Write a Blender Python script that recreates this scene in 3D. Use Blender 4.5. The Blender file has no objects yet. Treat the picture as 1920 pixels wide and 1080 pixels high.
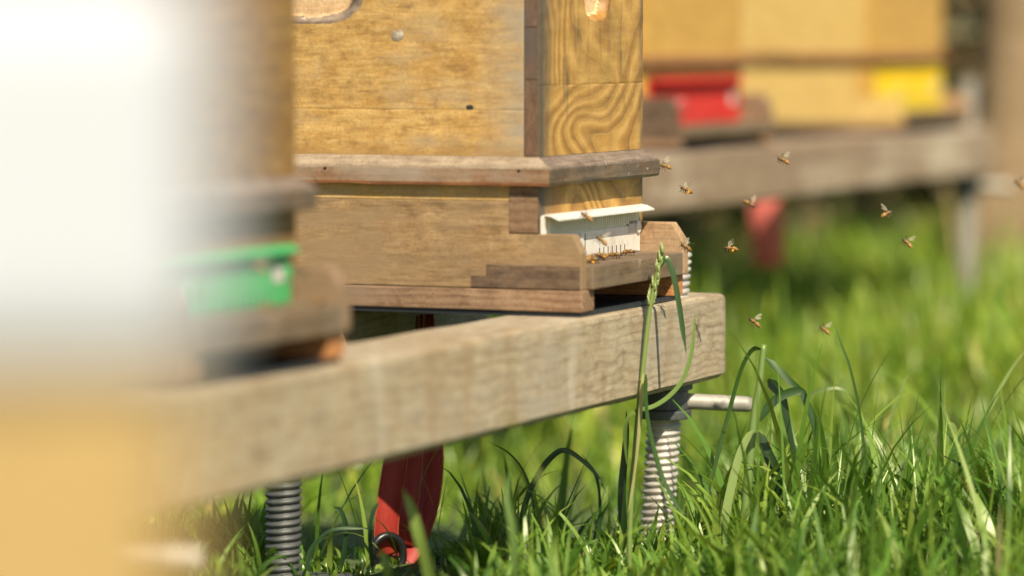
import bpy, bmesh, math, random
import numpy as np
from mathutils import Vector, Matrix, noise as mnoise

random.seed(7)
RNG = np.random.default_rng(11)
SC = bpy.context.scene
COL = SC.collection
R = math.radians

# ------------------------------------------------------------------ camera
CAM_H = 0.57
AZ = R(22.4)                       # view azimuth against the beam direction (+X)
PITCH = math.atan(473 / 7200)
dh = Vector((math.cos(AZ), math.sin(AZ), 0))
rt = Vector((math.sin(AZ), -math.cos(AZ), 0))
fw = dh * math.cos(PITCH) - Vector((0, 0, math.sin(PITCH)))
dn = -(Vector((0, 0, math.cos(PITCH))) + dh * math.sin(PITCH))
CAMLOC = Vector((0, 0, CAM_H))
cam = bpy.data.cameras.new('camera')
cam.sensor_width = 36.0
cam.lens = 135.0
cam.clip_start = 0.05
cam.clip_end = 400.0
cam.dof.use_dof = True
cam.dof.focus_distance = 4.10
cam.dof.aperture_fstop = 2.1
cam.dof.aperture_blades = 9
camo = bpy.data.objects.new('camera', cam)
COL.objects.link(camo)
camo.matrix_world = Matrix.Translation(CAMLOC) @ Matrix((rt, -dn, -fw)).transposed().to_4x4()
SC.camera = camo

# ------------------------------------------------------------------ light
SUN = Vector((-0.90, -0.82, 1.28)).normalized()      # towards the sun
sun = bpy.data.lights.new('sun', 'SUN')
sun.energy = 5.0
sun.angle = R(0.5)
sun.color = (1.0, 0.905, 0.735)
suno = bpy.data.objects.new('sun', sun)
COL.objects.link(suno)
suno.rotation_euler = SUN.to_track_quat('Z', 'Y').to_euler()
world = bpy.data.worlds.new('World')
SC.world = world
world.use_nodes = True
wn = world.node_tree
sky = wn.nodes.new('ShaderNodeTexSky')
sky.sky_type = 'NISHITA'
sky.sun_disc = False
sky.sun_elevation = math.asin(SUN.z)
sky.sun_rotation = math.atan2(SUN.x, SUN.y)
bgn = wn.nodes['Background']
bgn.inputs['Strength'].default_value = 0.085
wn.links.new(sky.outputs[0], bgn.inputs['Color'])
SC.view_settings.view_transform = 'Standard'
SC.view_settings.look = 'None'
SC.view_settings.exposure = 0.45
SC.view_settings.gamma = 1.0
SC.cycles.max_bounces = 7
SC.cycles.use_denoising = True


def at(x, y, d):
    """a point at pixel x, y of the 1920 x 1080 view, d metres deep"""
    return CAMLOC + (fw + rt * ((x - 960) / 7200) + dn * ((y - 540) / 7200)) * d


def ground_z(x, y):
    s = x * dh.x + y * dh.y
    l = x * rt.x + y * rt.y
    z = 0.018 * max(0.0, s - 4.4)
    # shallow dip added behind the stand so sunlit turf shows there
    st = lambda a, b, q: (lambda t: t * t * (3 - 2 * t))(min(1.0, max(0.0, (q - a) / (b - a))))
    z -= 0.065 * st(4.25, 4.6, s) * (1 - st(5.6, 6.6, s)) * (1 - st(0.05, 0.28, l))
    return z + 0.012 * mnoise.noise(Vector((x * 1.7, y * 1.7, 3.1)))


# ------------------------------------------------------------------ material helpers
def newmat(name):
    m = bpy.data.materials.new(name)
    m.use_nodes = True
    nt = m.node_tree
    return m, nt, nt.nodes['Principled BSDF']


def N(nt, kind, **kw):
    n = nt.nodes.new(kind)
    for k, v in kw.items():
        if isinstance(v, tuple) and k.startswith('i_'):
            n.inputs[k[2:]].default_value = v
        else:
            setattr(n, k, v)
    return n


def ramp(nt, stops, src):
    n = nt.nodes.new('ShaderNodeValToRGB')
    e = n.color_ramp.elements
    while len(e) < len(stops):
        e.new(0.5)
    for el, (p, c) in zip(e, stops):
        el.position = p
        el.color = tuple(c) + (1,) if len(c) == 3 else c
    nt.links.new(src, n.inputs[0])
    return n.outputs[0]


def mixc(nt, fac, a, b, mode='MIX'):
    n = nt.nodes.new('ShaderNodeMix')
    n.data_type = 'RGBA'
    n.blend_type = mode
    for s, v in ((n.inputs[0], fac), (n.inputs[6], a), (n.inputs[7], b)):
        if hasattr(v, 'links') or hasattr(v, 'is_linked'):
            nt.links.new(v, s)
        elif isinstance(v, (int, float)):
            s.default_value = v
        else:
            s.default_value = tuple(v) + (1,)
    return n.outputs[2]


def math_(nt, op, a, b=0.0, clamp=False):
    n = nt.nodes.new('ShaderNodeMath')
    n.operation = op
    n.use_clamp = clamp
    for s, v in ((n.inputs[0], a), (n.inputs[1], b)):
        if isinstance(v, (int, float)):
            s.default_value = v
        else:
            nt.links.new(v, s)
    return n.outputs[0]


def noise(nt, vec, scale, detail=3.0, rough=0.55, dist=0.0):
    n = nt.nodes.new('ShaderNodeTexNoise')
    n.inputs['Scale'].default_value = scale
    n.inputs['Detail'].default_value = detail
    n.inputs['Roughness'].default_value = rough
    n.inputs['Distortion'].default_value = dist
    if vec is not None:
        nt.links.new(vec, n.inputs['Vector'])
    return n.outputs[0]


def coords(nt, scale=(1, 1, 1), island=True, offset=(0, 0, 0)):
    tc = nt.nodes.new('ShaderNodeTexCoord')
    src = tc.outputs['Object']
    if island:
        g = nt.nodes.new('ShaderNodeNewGeometry')
        v = nt.nodes.new('ShaderNodeVectorMath')
        v.operation = 'SCALE'
        v.inputs[0].default_value = (3.1, 5.7, 4.3)
        nt.links.new(g.outputs['Random Per Island'], v.inputs['Scale'])
        a = nt.nodes.new('ShaderNodeVectorMath')
        a.operation = 'ADD'
        nt.links.new(src, a.inputs[0])
        nt.links.new(v.outputs[0], a.inputs[1])
        src = a.outputs[0]
    mp = nt.nodes.new('ShaderNodeMapping')
    mp.inputs['Scale'].default_value = scale
    mp.inputs['Location'].default_value = offset
    nt.links.new(src, mp.inputs['Vector'])
    return mp.outputs[0]


def bump(nt, bs, h, strength=0.3, dist=0.001):
    b = nt.nodes.new('ShaderNodeBump')
    b.inputs['Strength'].default_value = strength
    b.inputs['Distance'].default_value = dist
    nt.links.new(h, b.inputs['Height'])
    nt.links.new(b.outputs[0], bs.inputs['Normal'])


def wood(name, light, mid, dark, axis=0, rings=55.0, wob=0.35, ringmix=0.6, grey=None, greyamt=0.5,
         greyscale=9.0, spots=None, rough=0.75, fibre=260.0, stretch=0.06, bumpk=0.35, centre=(0, 0, 0), island=True, blotch=None, streak=None, edge=False):
    """weathered timber: growth rings round the grain axis, fibres along it, grey and dark wear"""
    m, nt, bs = newmat(name)
    sc = [1, 1, 1]
    sc[axis] = stretch
    lng = coords(nt, tuple(sc), island)
    iso = coords(nt, (1, 1, 1), island)
    rc = coords(nt, tuple(0.18 if k == axis else 1 for k in range(3)), island, centre)
    # warped ring distance
    w = noise(nt, lng, 7.0, 2.0)
    w2 = noise(nt, iso, 10.0, 2.0)
    sep = nt.nodes.new('ShaderNodeSeparateXYZ')
    nt.links.new(rc, sep.inputs[0])
    o = [k for k in range(3) if k != axis]
    r2 = math_(nt, 'ADD', math_(nt, 'POWER', math_(nt, 'ABSOLUTE', sep.outputs[o[0]]), 2.0),
               math_(nt, 'POWER', math_(nt, 'ABSOLUTE', sep.outputs[o[1]]), 2.0))
    rr = math_(nt, 'SQRT', r2)
    ph = math_(nt, 'ADD', rr, math_(nt, 'ADD', math_(nt, 'MULTIPLY', w, wob * 0.12), math_(nt, 'ADD', math_(nt, 'MULTIPLY', w2, wob * 0.03), math_(nt, 'MULTIPLY', noise(nt, iso, 55.0, 3.0), 0.0035))))
    saw = math_(nt, 'FRACT', math_(nt, 'MULTIPLY', ph, rings))
    ringc = ramp(nt, [(0.0, mid), (0.45, light), (0.75, mid), (0.90, dark), (1.0, mid)], saw)
    fib = noise(nt, lng, fibre, 4.0, 0.7)
    fibc = ramp(nt, [(0.30, dark), (0.50, mid), (0.68, light)], fib)
    vis = ramp(nt, [(0.36, (0.15, 0.15, 0.15)), (0.62, (1, 1, 1))], noise(nt, coords(nt, tuple(0.4 if k == axis else 1 for k in range(3)), island), 11.0, 3.0))
    c = mixc(nt, math_(nt, 'MULTIPLY', vis, ringmix), fibc, ringc)
    blot = noise(nt, iso, 24.0, 5.0, 0.7)
    c = mixc(nt, math_(nt, 'MULTIPLY', ramp(nt, [(0.46, (0, 0, 0)), (0.64, (1, 1, 1))], blot), 0.55), c, blotch or mid)
    pale = noise(nt, iso, 16.0, 4.0, 0.65, 0.4)
    c = mixc(nt, math_(nt, 'MULTIPLY', ramp(nt, [(0.52, (0, 0, 0)), (0.68, (1, 1, 1))], pale), 0.5), c, light)
    fuzz = noise(nt, iso, 330.0, 4.0, 0.75)
    c = mixc(nt, 0.55, c, ramp(nt, [(0.28, (0.50, 0.47, 0.43)), (0.5, (1, 1, 1)), (0.72, (1.35, 1.33, 1.3))], fuzz), 'MULTIPLY')
    mott = noise(nt, coords(nt, tuple(0.7 if k == axis else 1 for k in range(3)), island), 75.0, 4.0, 0.7, 0.3)
    c = mixc(nt, 0.7, c, ramp(nt, [(0.30, (0.62, 0.57, 0.50)), (0.47, (0.97, 0.96, 0.94)), (0.70, (1.20, 1.19, 1.17))], mott), 'MULTIPLY')
    smud = noise(nt, iso, 19.0, 5.0, 0.72, 0.5)
    c = mixc(nt, math_(nt, 'MULTIPLY', ramp(nt, [(0.57, (0, 0, 0)), (0.70, (1, 1, 1))], smud), 0.75), c, dark)
    gi = nt.nodes.new('ShaderNodeNewGeometry')
    c = mixc(nt, 0.8, c, ramp(nt, [(0.0, (0.86, 0.85, 0.84)), (1.0, (1.14, 1.15, 1.17))], gi.outputs['Random Per Island']), 'MULTIPLY')
    scuff = noise(nt, lng, 120.0, 5.0, 0.75)
    c = mixc(nt, math_(nt, 'MULTIPLY', ramp(nt, [(0.60, (0, 0, 0)), (0.70, (1, 1, 1))], scuff), 0.5), c, dark)
    if grey is not None:
        g = noise(nt, iso, greyscale, 5.0, 0.65)
        g2 = noise(nt, lng, 40.0, 3.0, 0.6)
        gm = math_(nt, 'ADD', math_(nt, 'MULTIPLY', g, 0.65), math_(nt, 'MULTIPLY', g2, 0.35))
        lo = 0.62 - 0.30 * greyamt
        c = mixc(nt, ramp(nt, [(lo, (0, 0, 0)), (lo + 0.16, (0.85, 0.85, 0.85))], gm), c, grey)
    if edge:      # greyed end next to the corner joint and a tide mark along the foot of the board
        so = nt.nodes.new('ShaderNodeSeparateXYZ')
        nt.links.new(coords(nt, (1, 1, 1), False), so.inputs[0])
        en = ramp(nt, [(0.30, (0.25, 0.25, 0.25)), (0.60, (1.3, 1.3, 1.3))], noise(nt, coords(nt, (1, 0.3, 1), False), 45.0, 5.0, 0.7))
        e1 = math_(nt, 'SUBTRACT', 1.0, math_(nt, 'MULTIPLY', math_(nt, 'SUBTRACT', so.outputs[1], 0.016), 18.0), True)
        c = mixc(nt, math_(nt, 'MULTIPLY', math_(nt, 'MULTIPLY', e1, en), 0.8, True), c, (0.36, 0.29, 0.20))
        e2 = math_(nt, 'SUBTRACT', 1.0, math_(nt, 'MULTIPLY', math_(nt, 'ABSOLUTE', math_(nt, 'SUBTRACT', so.outputs[2], 0.164)), 90.0), True)
        c = mixc(nt, math_(nt, 'MULTIPLY', math_(nt, 'MULTIPLY', e2, en), 0.6, True), c, (0.30, 0.17, 0.06))
    if streak is not None:
        vv = coords(nt, tuple(0.16 if k == 2 else 1 for k in range(3)), island)
        s1 = noise(nt, vv, 13.0, 4.0, 0.6)
        c = mixc(nt, ramp(nt, [(0.56, (0, 0, 0)), (0.68, (0.6, 0.6, 0.6))], s1), c, streak[0])
        c = mixc(nt, ramp(nt, [(0.30, (0.6, 0.6, 0.6)), (0.42, (0, 0, 0))], s1), c, streak[1])
    if spots is not None:
        s = noise(nt, iso, 60.0, 5.0, 0.75)
        c = mixc(nt, ramp(nt, [(0.62, (0, 0, 0)), (0.68, (0.85, 0.85, 0.85))], s), c, spots)
    nt.links.new(c, bs.inputs['Base Color'])
    bs.inputs['Roughness'].default_value = rough
    bs.inputs['Specular IOR Level'].default_value = 0.3
    hh = math_(nt, 'ADD', math_(nt, 'MULTIPLY', fib, 0.8), math_(nt, 'MULTIPLY', saw, -0.25))
    bump(nt, bs, hh, bumpk, 0.0012)
    return m


def plain(name, c, rough=0.5, metal=0.0, var=0.12, scale=40.0, bumpk=0.0, trans=0.0):
    m, nt, bs = newmat(name)
    v = coords(nt, (1, 1, 1), False)
    n = noise(nt, v, scale, 4.0, 0.6)
    d = tuple(x * (1 - var) for x in c)
    l = tuple(min(1, x * (1 + var)) for x in c)
    nt.links.new(ramp(nt, [(0.3, d), (0.7, l)], n), bs.inputs['Base Color'])
    bs.inputs['Roughness'].default_value = rough
    bs.inputs['Metallic'].default_value = metal
    if bumpk:
        bump(nt, bs, noise(nt, v, scale * 6, 3.0), bumpk, 0.0006)
    return m


M = {}
M['side'] = wood('golden_side_wood', (0.66, 0.445, 0.175), (0.54, 0.32, 0.095), (0.29, 0.16, 0.055), axis=1, rings=30, edge=True, ringmix=0.25,
                 grey=(0.40, 0.30, 0.18), greyamt=0.36, greyscale=8.0, fibre=240, stretch=0.14, blotch=(0.46, 0.25, 0.065))
M['front'] = None
M['endgrain'] = wood('dark_end_grain', (0.24, 0.135, 0.075), (0.15, 0.085, 0.05), (0.08, 0.05, 0.035), axis=2, rings=90, ringmix=0.3,
                     grey=(0.10, 0.08, 0.065), greyamt=0.6, spots=(0.35, 0.27, 0.18), stretch=0.2)
M['base'] = wood('brown_base_wood', (0.43, 0.29, 0.145), (0.30, 0.185, 0.08), (0.125, 0.075, 0.034), axis=1, rings=40, ringmix=0.45, blotch=(0.30, 0.165, 0.07),
                 grey=(0.27, 0.18, 0.095), greyamt=0.7, greyscale=10.0, wob=0.9, stretch=0.12)
M['base_gold'] = wood('golden_base_strip', (0.60, 0.40, 0.14), (0.50, 0.30, 0.09), (0.36, 0.20, 0.06), axis=1, ringmix=0.3,
                      grey=(0.40, 0.29, 0.17), greyamt=0.45)
M['dark'] = wood('dark_inlay_wood', (0.20, 0.13, 0.075), (0.115, 0.072, 0.043), (0.055, 0.036, 0.025), axis=1, rings=120, wob=1.2,
                 grey=(0.30, 0.215, 0.13), greyamt=0.25, stretch=0.15)
M['rail'] = wood('reddish_rail_wood', (0.33, 0.215, 0.125), (0.22, 0.125, 0.066), (0.10, 0.05, 0.026), axis=1, rings=150, wob=0.5, ringmix=0.75,
                 grey=(0.25, 0.175, 0.115), greyamt=0.35, stretch=0.05)
M['trim_side'] = wood('brown_trim_wood', (0.35, 0.225, 0.13), (0.26, 0.15, 0.08), (0.145, 0.075, 0.038), axis=1, rings=60, ringmix=0.3, blotch=(0.30, 0.14, 0.055),
                      grey=(0.33, 0.26, 0.185), greyamt=0.55)
M['trim_front'] = wood('dark_trim_wood', (0.26, 0.175, 0.10), (0.12, 0.080, 0.052), (0.05, 0.036, 0.026), axis=0, rings=70, ringmix=0.3, blotch=(0.19, 0.105, 0.045),
                       grey=(0.15, 0.12, 0.09), greyamt=0.6, spots=(0.62, 0.53, 0.40), rough=0.5)
M['trim_top'] = wood('pale_trim_top', (0.41, 0.325, 0.225), (0.32, 0.24, 0.155), (0.19, 0.135, 0.08), axis=1, ringmix=0.2)  # paler than the upright face of the moulding
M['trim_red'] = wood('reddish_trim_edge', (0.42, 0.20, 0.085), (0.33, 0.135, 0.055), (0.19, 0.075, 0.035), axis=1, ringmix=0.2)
M['trim_front_top'] = wood('scratched_trim_top', (0.30, 0.23, 0.165), (0.20, 0.15, 0.11), (0.10, 0.075, 0.055), axis=0, ringmix=0.2, spots=(0.55, 0.48, 0.38))  # paler than the front moulding face, with scratches
M['resin'] = plain('pale_resin', (0.48, 0.41, 0.31), 0.7, var=0.35, scale=300)
M['front_brown'] = wood('brown_gold_front_wood', (0.36, 0.215, 0.065), (0.26, 0.14, 0.04), (0.13, 0.07, 0.025), axis=0, rings=60, ringmix=0.3, grey=(0.15, 0.105, 0.06), greyamt=0.3)
M['cheek_brown'] = wood('grey_brown_cheek_wood', (0.30, 0.20, 0.115), (0.22, 0.14, 0.08), (0.11, 0.07, 0.04), axis=1, rings=60, ringmix=0.3)
M['landing'] = wood('landing_wood', (0.25, 0.165, 0.09), (0.15, 0.098, 0.054), (0.065, 0.044, 0.027), axis=0, rings=70, ringmix=0.35,
                    grey=(0.20, 0.15, 0.095), greyamt=0.5, spots=(0.40, 0.30, 0.17))
M['cheek'] = wood('cheek_wood', (0.47, 0.31, 0.165), (0.35, 0.215, 0.11), (0.18, 0.10, 0.05), axis=1, rings=60, ringmix=0.35,
                  grey=(0.33, 0.24, 0.15), greyamt=0.35)
M['orange'] = wood('orange_rail_wood', (0.55, 0.25, 0.09), (0.45, 0.19, 0.065), (0.25, 0.10, 0.04), axis=1, rings=80, ringmix=0.5)
M['beam'] = wood('grey_beam_timber', (0.44, 0.36, 0.24), (0.36, 0.285, 0.18), (0.17, 0.12, 0.068), axis=0, rings=120, wob=0.8, ringmix=0.6,
                 grey=(0.37, 0.31, 0.225), greyamt=0.35, greyscale=5.0, centre=(0, 0.02, 0.16), stretch=0.07, fibre=200, island=False, blotch=(0.33, 0.235, 0.13), streak=((0.31, 0.20, 0.095), (0.52, 0.45, 0.34)))
M['bg_beam'] = wood('grey_brown_timber', (0.34, 0.25, 0.16), (0.26, 0.18, 0.115), (0.165, 0.11, 0.07), axis=0, rings=60, ringmix=0.3,
                    grey=(0.56, 0.46, 0.33), greyamt=0.42, greyscale=2.0, island=False)
M['fg_yellow'] = wood('near_yellow_wood', (0.47, 0.325, 0.135), (0.42, 0.28, 0.105), (0.34, 0.215, 0.075), axis=0, ringmix=0.3)
M['bg_side'] = wood('yellow_hive_wood', (0.68, 0.48, 0.18), (0.63, 0.43, 0.14), (0.53, 0.33, 0.09), axis=1, ringmix=0.3, rough=0.5)
M['bg_front'] = wood('orange_hive_wood', (0.66, 0.40, 0.10), (0.60, 0.34, 0.075), (0.48, 0.24, 0.045), axis=0, ringmix=0.3, rough=0.45)
M['bg_trim'] = wood('bg_trim_wood', (0.32, 0.16, 0.06), (0.24, 0.115, 0.045), (0.14, 0.07, 0.03), axis=0)
M['black'] = plain('black_base_sheet', (0.018, 0.022, 0.026), 0.5)
M['white_plastic'] = plain('white_plastic', (0.76, 0.71, 0.61), 0.38, var=0.05, scale=90)
def stained(name, c, stain):
    """plastic with brown propolis smears and bee spotting"""
    m, nt, bs = newmat(name)
    v = coords(nt, (1, 1, 0.6), False)
    c0 = ramp(nt, [(0.3, tuple(x * 0.95 for x in c)), (0.7, c)], noise(nt, v, 60.0, 3.0))
    c0 = mixc(nt, math_(nt, 'MULTIPLY', ramp(nt, [(0.52, (0, 0, 0)), (0.72, (1, 1, 1))], noise(nt, v, 42.0, 5.0, 0.7)), 0.55), c0, stain)
    c0 = mixc(nt, ramp(nt, [(0.68, (0, 0, 0)), (0.72, (0.7, 0.7, 0.7))], noise(nt, v, 420.0, 2.0, 0.6)), c0, tuple(x * 0.6 for x in stain))
    nt.links.new(c0, bs.inputs['Base Color'])
    bs.inputs['Roughness'].default_value = 0.42
    return m


M['white_plastic'] = stained('white_plastic', (0.76, 0.71, 0.61), (0.45, 0.32, 0.17))
M['cream_plastic'] = plain('cream_plastic', (0.70, 0.69, 0.55), 0.4, var=0.05, scale=120)
M['slot'] = plain('dark_slot', (0.03, 0.025, 0.02), 0.8)
M['grey_plastic'] = plain('grey_plastic', (0.55, 0.50, 0.44), 0.5)
M['green_plastic'] = plain('green_plastic', (0.055, 0.40, 0.12), 0.35)
M['red_plastic'] = plain('red_plastic', (0.62, 0.02, 0.015), 0.35)
M['yellow_plastic'] = plain('yellow_plastic', (0.80, 0.56, 0.012), 0.35)
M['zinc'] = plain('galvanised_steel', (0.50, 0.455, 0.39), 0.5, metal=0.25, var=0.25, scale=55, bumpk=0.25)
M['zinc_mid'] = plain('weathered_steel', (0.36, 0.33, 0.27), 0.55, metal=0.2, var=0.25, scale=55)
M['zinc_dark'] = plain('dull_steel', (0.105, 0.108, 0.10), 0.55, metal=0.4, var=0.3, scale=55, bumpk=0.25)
M['iron'] = plain('black_iron', (0.045, 0.045, 0.045), 0.35, metal=0.7, var=0.3)
M['strap'] = None
M['white_paint'] = plain('white_hive_paint', (0.52, 0.53, 0.555), 0.45, var=0.02, scale=10)
M['bark'] = wood('tree_bark', (0.32, 0.225, 0.125), (0.23, 0.155, 0.08), (0.13, 0.085, 0.045), axis=2, rings=30, ringmix=0.3, stretch=0.3, bumpk=1.0)


def front_wood():
    """flat-sawn golden board with sweeping cathedral grain"""
    m, nt, bs = newmat('golden_front_wood')
    v = coords(nt, (1, 1, 1), True)
    warp = noise(nt, v, 5.0, 2.0)
    sep = nt.nodes.new('ShaderNodeSeparateXYZ')
    nt.links.new(v, sep.inputs[0])
    warpv = nt.nodes.new('ShaderNodeTexNoise')
    warpv.inputs['Scale'].default_value = 3.6
    warpv.inputs['Detail'].default_value = 1.5
    warpv.inputs['Distortion'].default_value = 0.6
    nt.links.new(v, warpv.inputs['Vector'])
    fld = math_(nt, 'ADD', warpv.outputs[0], math_(nt, 'ADD', math_(nt, 'MULTIPLY', sep.outputs[0], 0.55), math_(nt, 'MULTIPLY', sep.outputs[2], 0.30)))
    fld = math_(nt, 'ADD', fld, math_(nt, 'MULTIPLY', noise(nt, v, 60.0, 2.0), 0.012))
    saw = math_(nt, 'FRACT', math_(nt, 'MULTIPLY', fld, 22.0))
    gold, dk, lt = (0.46, 0.215, 0.036), (0.19, 0.07, 0.012), (0.74, 0.44, 0.12)
    c = ramp(nt, [(0.0, gold), (0.35, lt), (0.55, gold), (0.86, dk), (0.95, (0.50, 0.31, 0.08)), (1.0, gold)], saw)
    plainc = ramp(nt, [(0.3, (0.34, 0.175, 0.036)), (0.65, (0.56, 0.33, 0.085))], noise(nt, coords(nt, (0.2, 1, 1), True), 90.0, 4.0, 0.7))
    c = mixc(nt, 0.4, c, plainc)
    vis = noise(nt, v, 6.0, 2.0)
    c = mixc(nt, ramp(nt, [(0.50, (0, 0, 0)), (0.68, (0.7, 0.7, 0.7))], vis), c, plainc)
    # weathered dark streaks running down the board
    st = noise(nt, coords(nt, (1, 1, 0.18), False), 42.0, 4.0, 0.7)
    st2 = noise(nt, coords(nt, (1, 1, 1), False), 9.0, 3.0, 0.6)
    k = math_(nt, 'MULTIPLY', ramp(nt, [(0.5, (0, 0, 0)), (0.68, (1, 1, 1))], st), ramp(nt, [(0.42, (0, 0, 0)), (0.62, (1, 1, 1))], st2))
    c = mixc(nt, k, c, (0.13, 0.085, 0.045))
    # dark weathering that creeps in from the two ends of the board
    so = nt.nodes.new('ShaderNodeSeparateXYZ')
    nt.links.new(coords(nt, (1, 1, 1), False), so.inputs[0])
    e1 = math_(nt, 'MAXIMUM', math_(nt, 'SUBTRACT', 1.0, math_(nt, 'MULTIPLY', so.outputs[0], 22.0), True),
               math_(nt, 'MULTIPLY', math_(nt, 'SUBTRACT', 1.0, math_(nt, 'MULTIPLY', so.outputs[0], 62.0), True), 4.0))
    e2 = math_(nt, 'MULTIPLY', math_(nt, 'SUBTRACT', so.outputs[0], 0.283), 34.0, True)
    ee = math_(nt, 'MULTIPLY', math_(nt, 'MAXIMUM', e1, e2), ramp(nt, [(0.30, (0.2, 0.2, 0.2)), (0.60, (1.6, 1.6, 1.6))], noise(nt, coords(nt, (1, 1, 0.35), False), 26.0, 5.0, 0.7)), True)
    c = mixc(nt, ee, c, (0.12, 0.085, 0.05))
    sp = noise(nt, coords(nt, (1, 1, 1), False), 300.0, 3.0, 0.8)
    c = mixc(nt, 0.4, c, ramp(nt, [(0.3, (0.6, 0.57, 0.5)), (0.7, (1.2, 1.2, 1.2))], sp), 'MULTIPLY')
    nt.links.new(c, bs.inputs['Base Color'])
    bs.inputs['Roughness'].default_value = 0.5
    bump(nt, bs, math_(nt, 'ADD', saw, sp), 0.25, 0.0008)
    return m


M['front'] = front_wood()


def strap_mat():
    m, nt, bs = newmat('red_webbing')
    uv = nt.nodes.new('ShaderNodeUVMap')
    sep = nt.nodes.new('ShaderNodeSeparateXYZ')
    nt.links.new(uv.outputs[0], sep.inputs[0])
    ribs = math_(nt, 'SINE', math_(nt, 'MULTIPLY', sep.outputs[1], 2 * math.pi * 620))
    n = noise(nt, uv.outputs[0], 60.0, 4.0, 0.6)
    c = ramp(nt, [(0.3, (0.26, 0.016, 0.016)), (0.7, (0.48, 0.048, 0.022))], n)
    edge = math_(nt, 'ABSOLUTE', math_(nt, 'SUBTRACT', sep.outputs[0], 0.5))
    c = mixc(nt, ramp(nt, [(0.462, (0, 0, 0)), (0.475, (0.55, 0.55, 0.55))], edge), c, (0.75, 0.20, 0.07))  # bright orange edges painted as if catching the sun
    nt.links.new(c, bs.inputs['Base Color'])
    bs.inputs['Roughness'].default_value = 0.6
    bump(nt, bs, ribs, 0.10, 0.0004)
    return m


M['strap'] = strap_mat()
M['strap_sunlit'] = plain('sunlit_red_webbing', (0.66, 0.15, 0.12), 0.6, var=0.15, scale=20)  # lighter red holds the sunlight on the far strap


# ------------------------------------------------------------------ object helpers
def link(o, parent=None):
    COL.objects.link(o)
    if parent is not None:
        o.parent = parent
    return o


def tag(o, label=None, cat=None, group=None, kind=None):
    for k, v in (('label', label), ('category', cat), ('group', group), ('kind', kind)):
        if v:
            o[k] = v
    return o


def empty(name, loc=(0, 0, 0), label=None, cat=None, group=None):
    o = bpy.data.objects.new(name, None)
    o.location = loc
    o.empty_display_size = 0.05
    return tag(link(o), label, cat, group)


def build(name, bm, mats, parent=None, smooth=False):
    me = bpy.data.meshes.new(name)
    bmesh.ops.recalc_face_normals(bm, faces=bm.faces)
    bm.to_mesh(me)
    bm.free()
    for mm in (mats if isinstance(mats, (list, tuple)) else [mats]):
        me.materials.append(mm)
    if smooth:
        for p in me.polygons:
            p.use_smooth = True
    return link(bpy.data.objects.new(name, me), parent)


def add_prism(bm, poly, axis, a, b, bev=0.0012, seg=2, jit=0.0):
    """extrude a polygon given in the two other axes from a to b along axis"""
    o = [k for k in range(3) if k != axis]
    def mk(p, t):
        v = [0, 0, 0]
        v[o[0]], v[o[1]], v[axis] = p[0], p[1], t
        return bm.verts.new(v)
    v0 = [mk(p, a) for p in poly]
    v1 = [mk(p, b) for p in poly]
    fs = [bm.faces.new(v0), bm.faces.new(v1)]
    n = len(poly)
    for i in range(n):
        fs.append(bm.faces.new((v0[i], v0[(i + 1) % n], v1[(i + 1) % n], v1[i])))
    bmesh.ops.recalc_face_normals(bm, faces=fs)
    if bev > 0:
        es = list({e for f in fs for e in f.edges})
        bmesh.ops.bevel(bm, geom=es, offset=bev, segments=seg, profile=0.6, affect='EDGES', clamp_overlap=True)
    return bm


def add_box(bm, x0, x1, y0, y1, z0, z1, bev=0.0012, seg=2):
    return add_prism(bm, [(x0, y0), (x1, y0), (x1, y1), (x0, y1)], 2, z0, z1, bev, seg)


def box_obj(name, dims, m, parent, bev=0.0012):
    bm = bmesh.new()
    add_box(bm, *dims, bev=bev)
    return build(name, bm, m, parent)


def add_tube(bm, pts, rad, seg=10, cap=True):
    pts = [Vector(p) for p in pts]
    rad = rad if isinstance(rad, (list, tuple)) else [rad] * len(pts)
    prev = None
    rings = []
    for i, p in enumerate(pts):
        t = (pts[min(i + 1, len(pts) - 1)] - pts[max(i - 1, 0)]).normalized()
        if prev is None:
            a = t.orthogonal().normalized()
        else:
            a = (prev - t * prev.dot(t)).normalized()
        prev = a
        b = t.cross(a)
        rings.append([bm.verts.new(p + (a * math.cos(2 * math.pi * k / seg) + b * math.sin(2 * math.pi * k / seg)) * rad[i]) for k in range(seg)])
    for r0, r1 in zip(rings, rings[1:]):
        for k in range(seg):
            bm.faces.new((r0[k], r0[(k + 1) % seg], r1[(k + 1) % seg], r1[k]))
    if cap:
        bm.faces.new(rings[0][::-1])
        bm.faces.new(rings[-1])
    return bm


def smooth_path(pts, n=6):
    """Catmull-Rom through the points"""
    P = [Vector(p) for p in pts]
    P = [P[0] * 2 - P[1]] + P + [P[-1] * 2 - P[-2]]
    out = []
    for i in range(1, len(P) - 2):
        for k in range(n):
            t = k / n
            a, b, c, d = P[i - 1], P[i], P[i + 1], P[i + 2]
            out.append(0.5 * ((2 * b) + (c - a) * t + (2 * a - 5 * b + 4 * c - d) * t * t + (3 * b - a - 3 * c + d) * t ** 3))
    out.append(P[-2])
    return out


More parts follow.
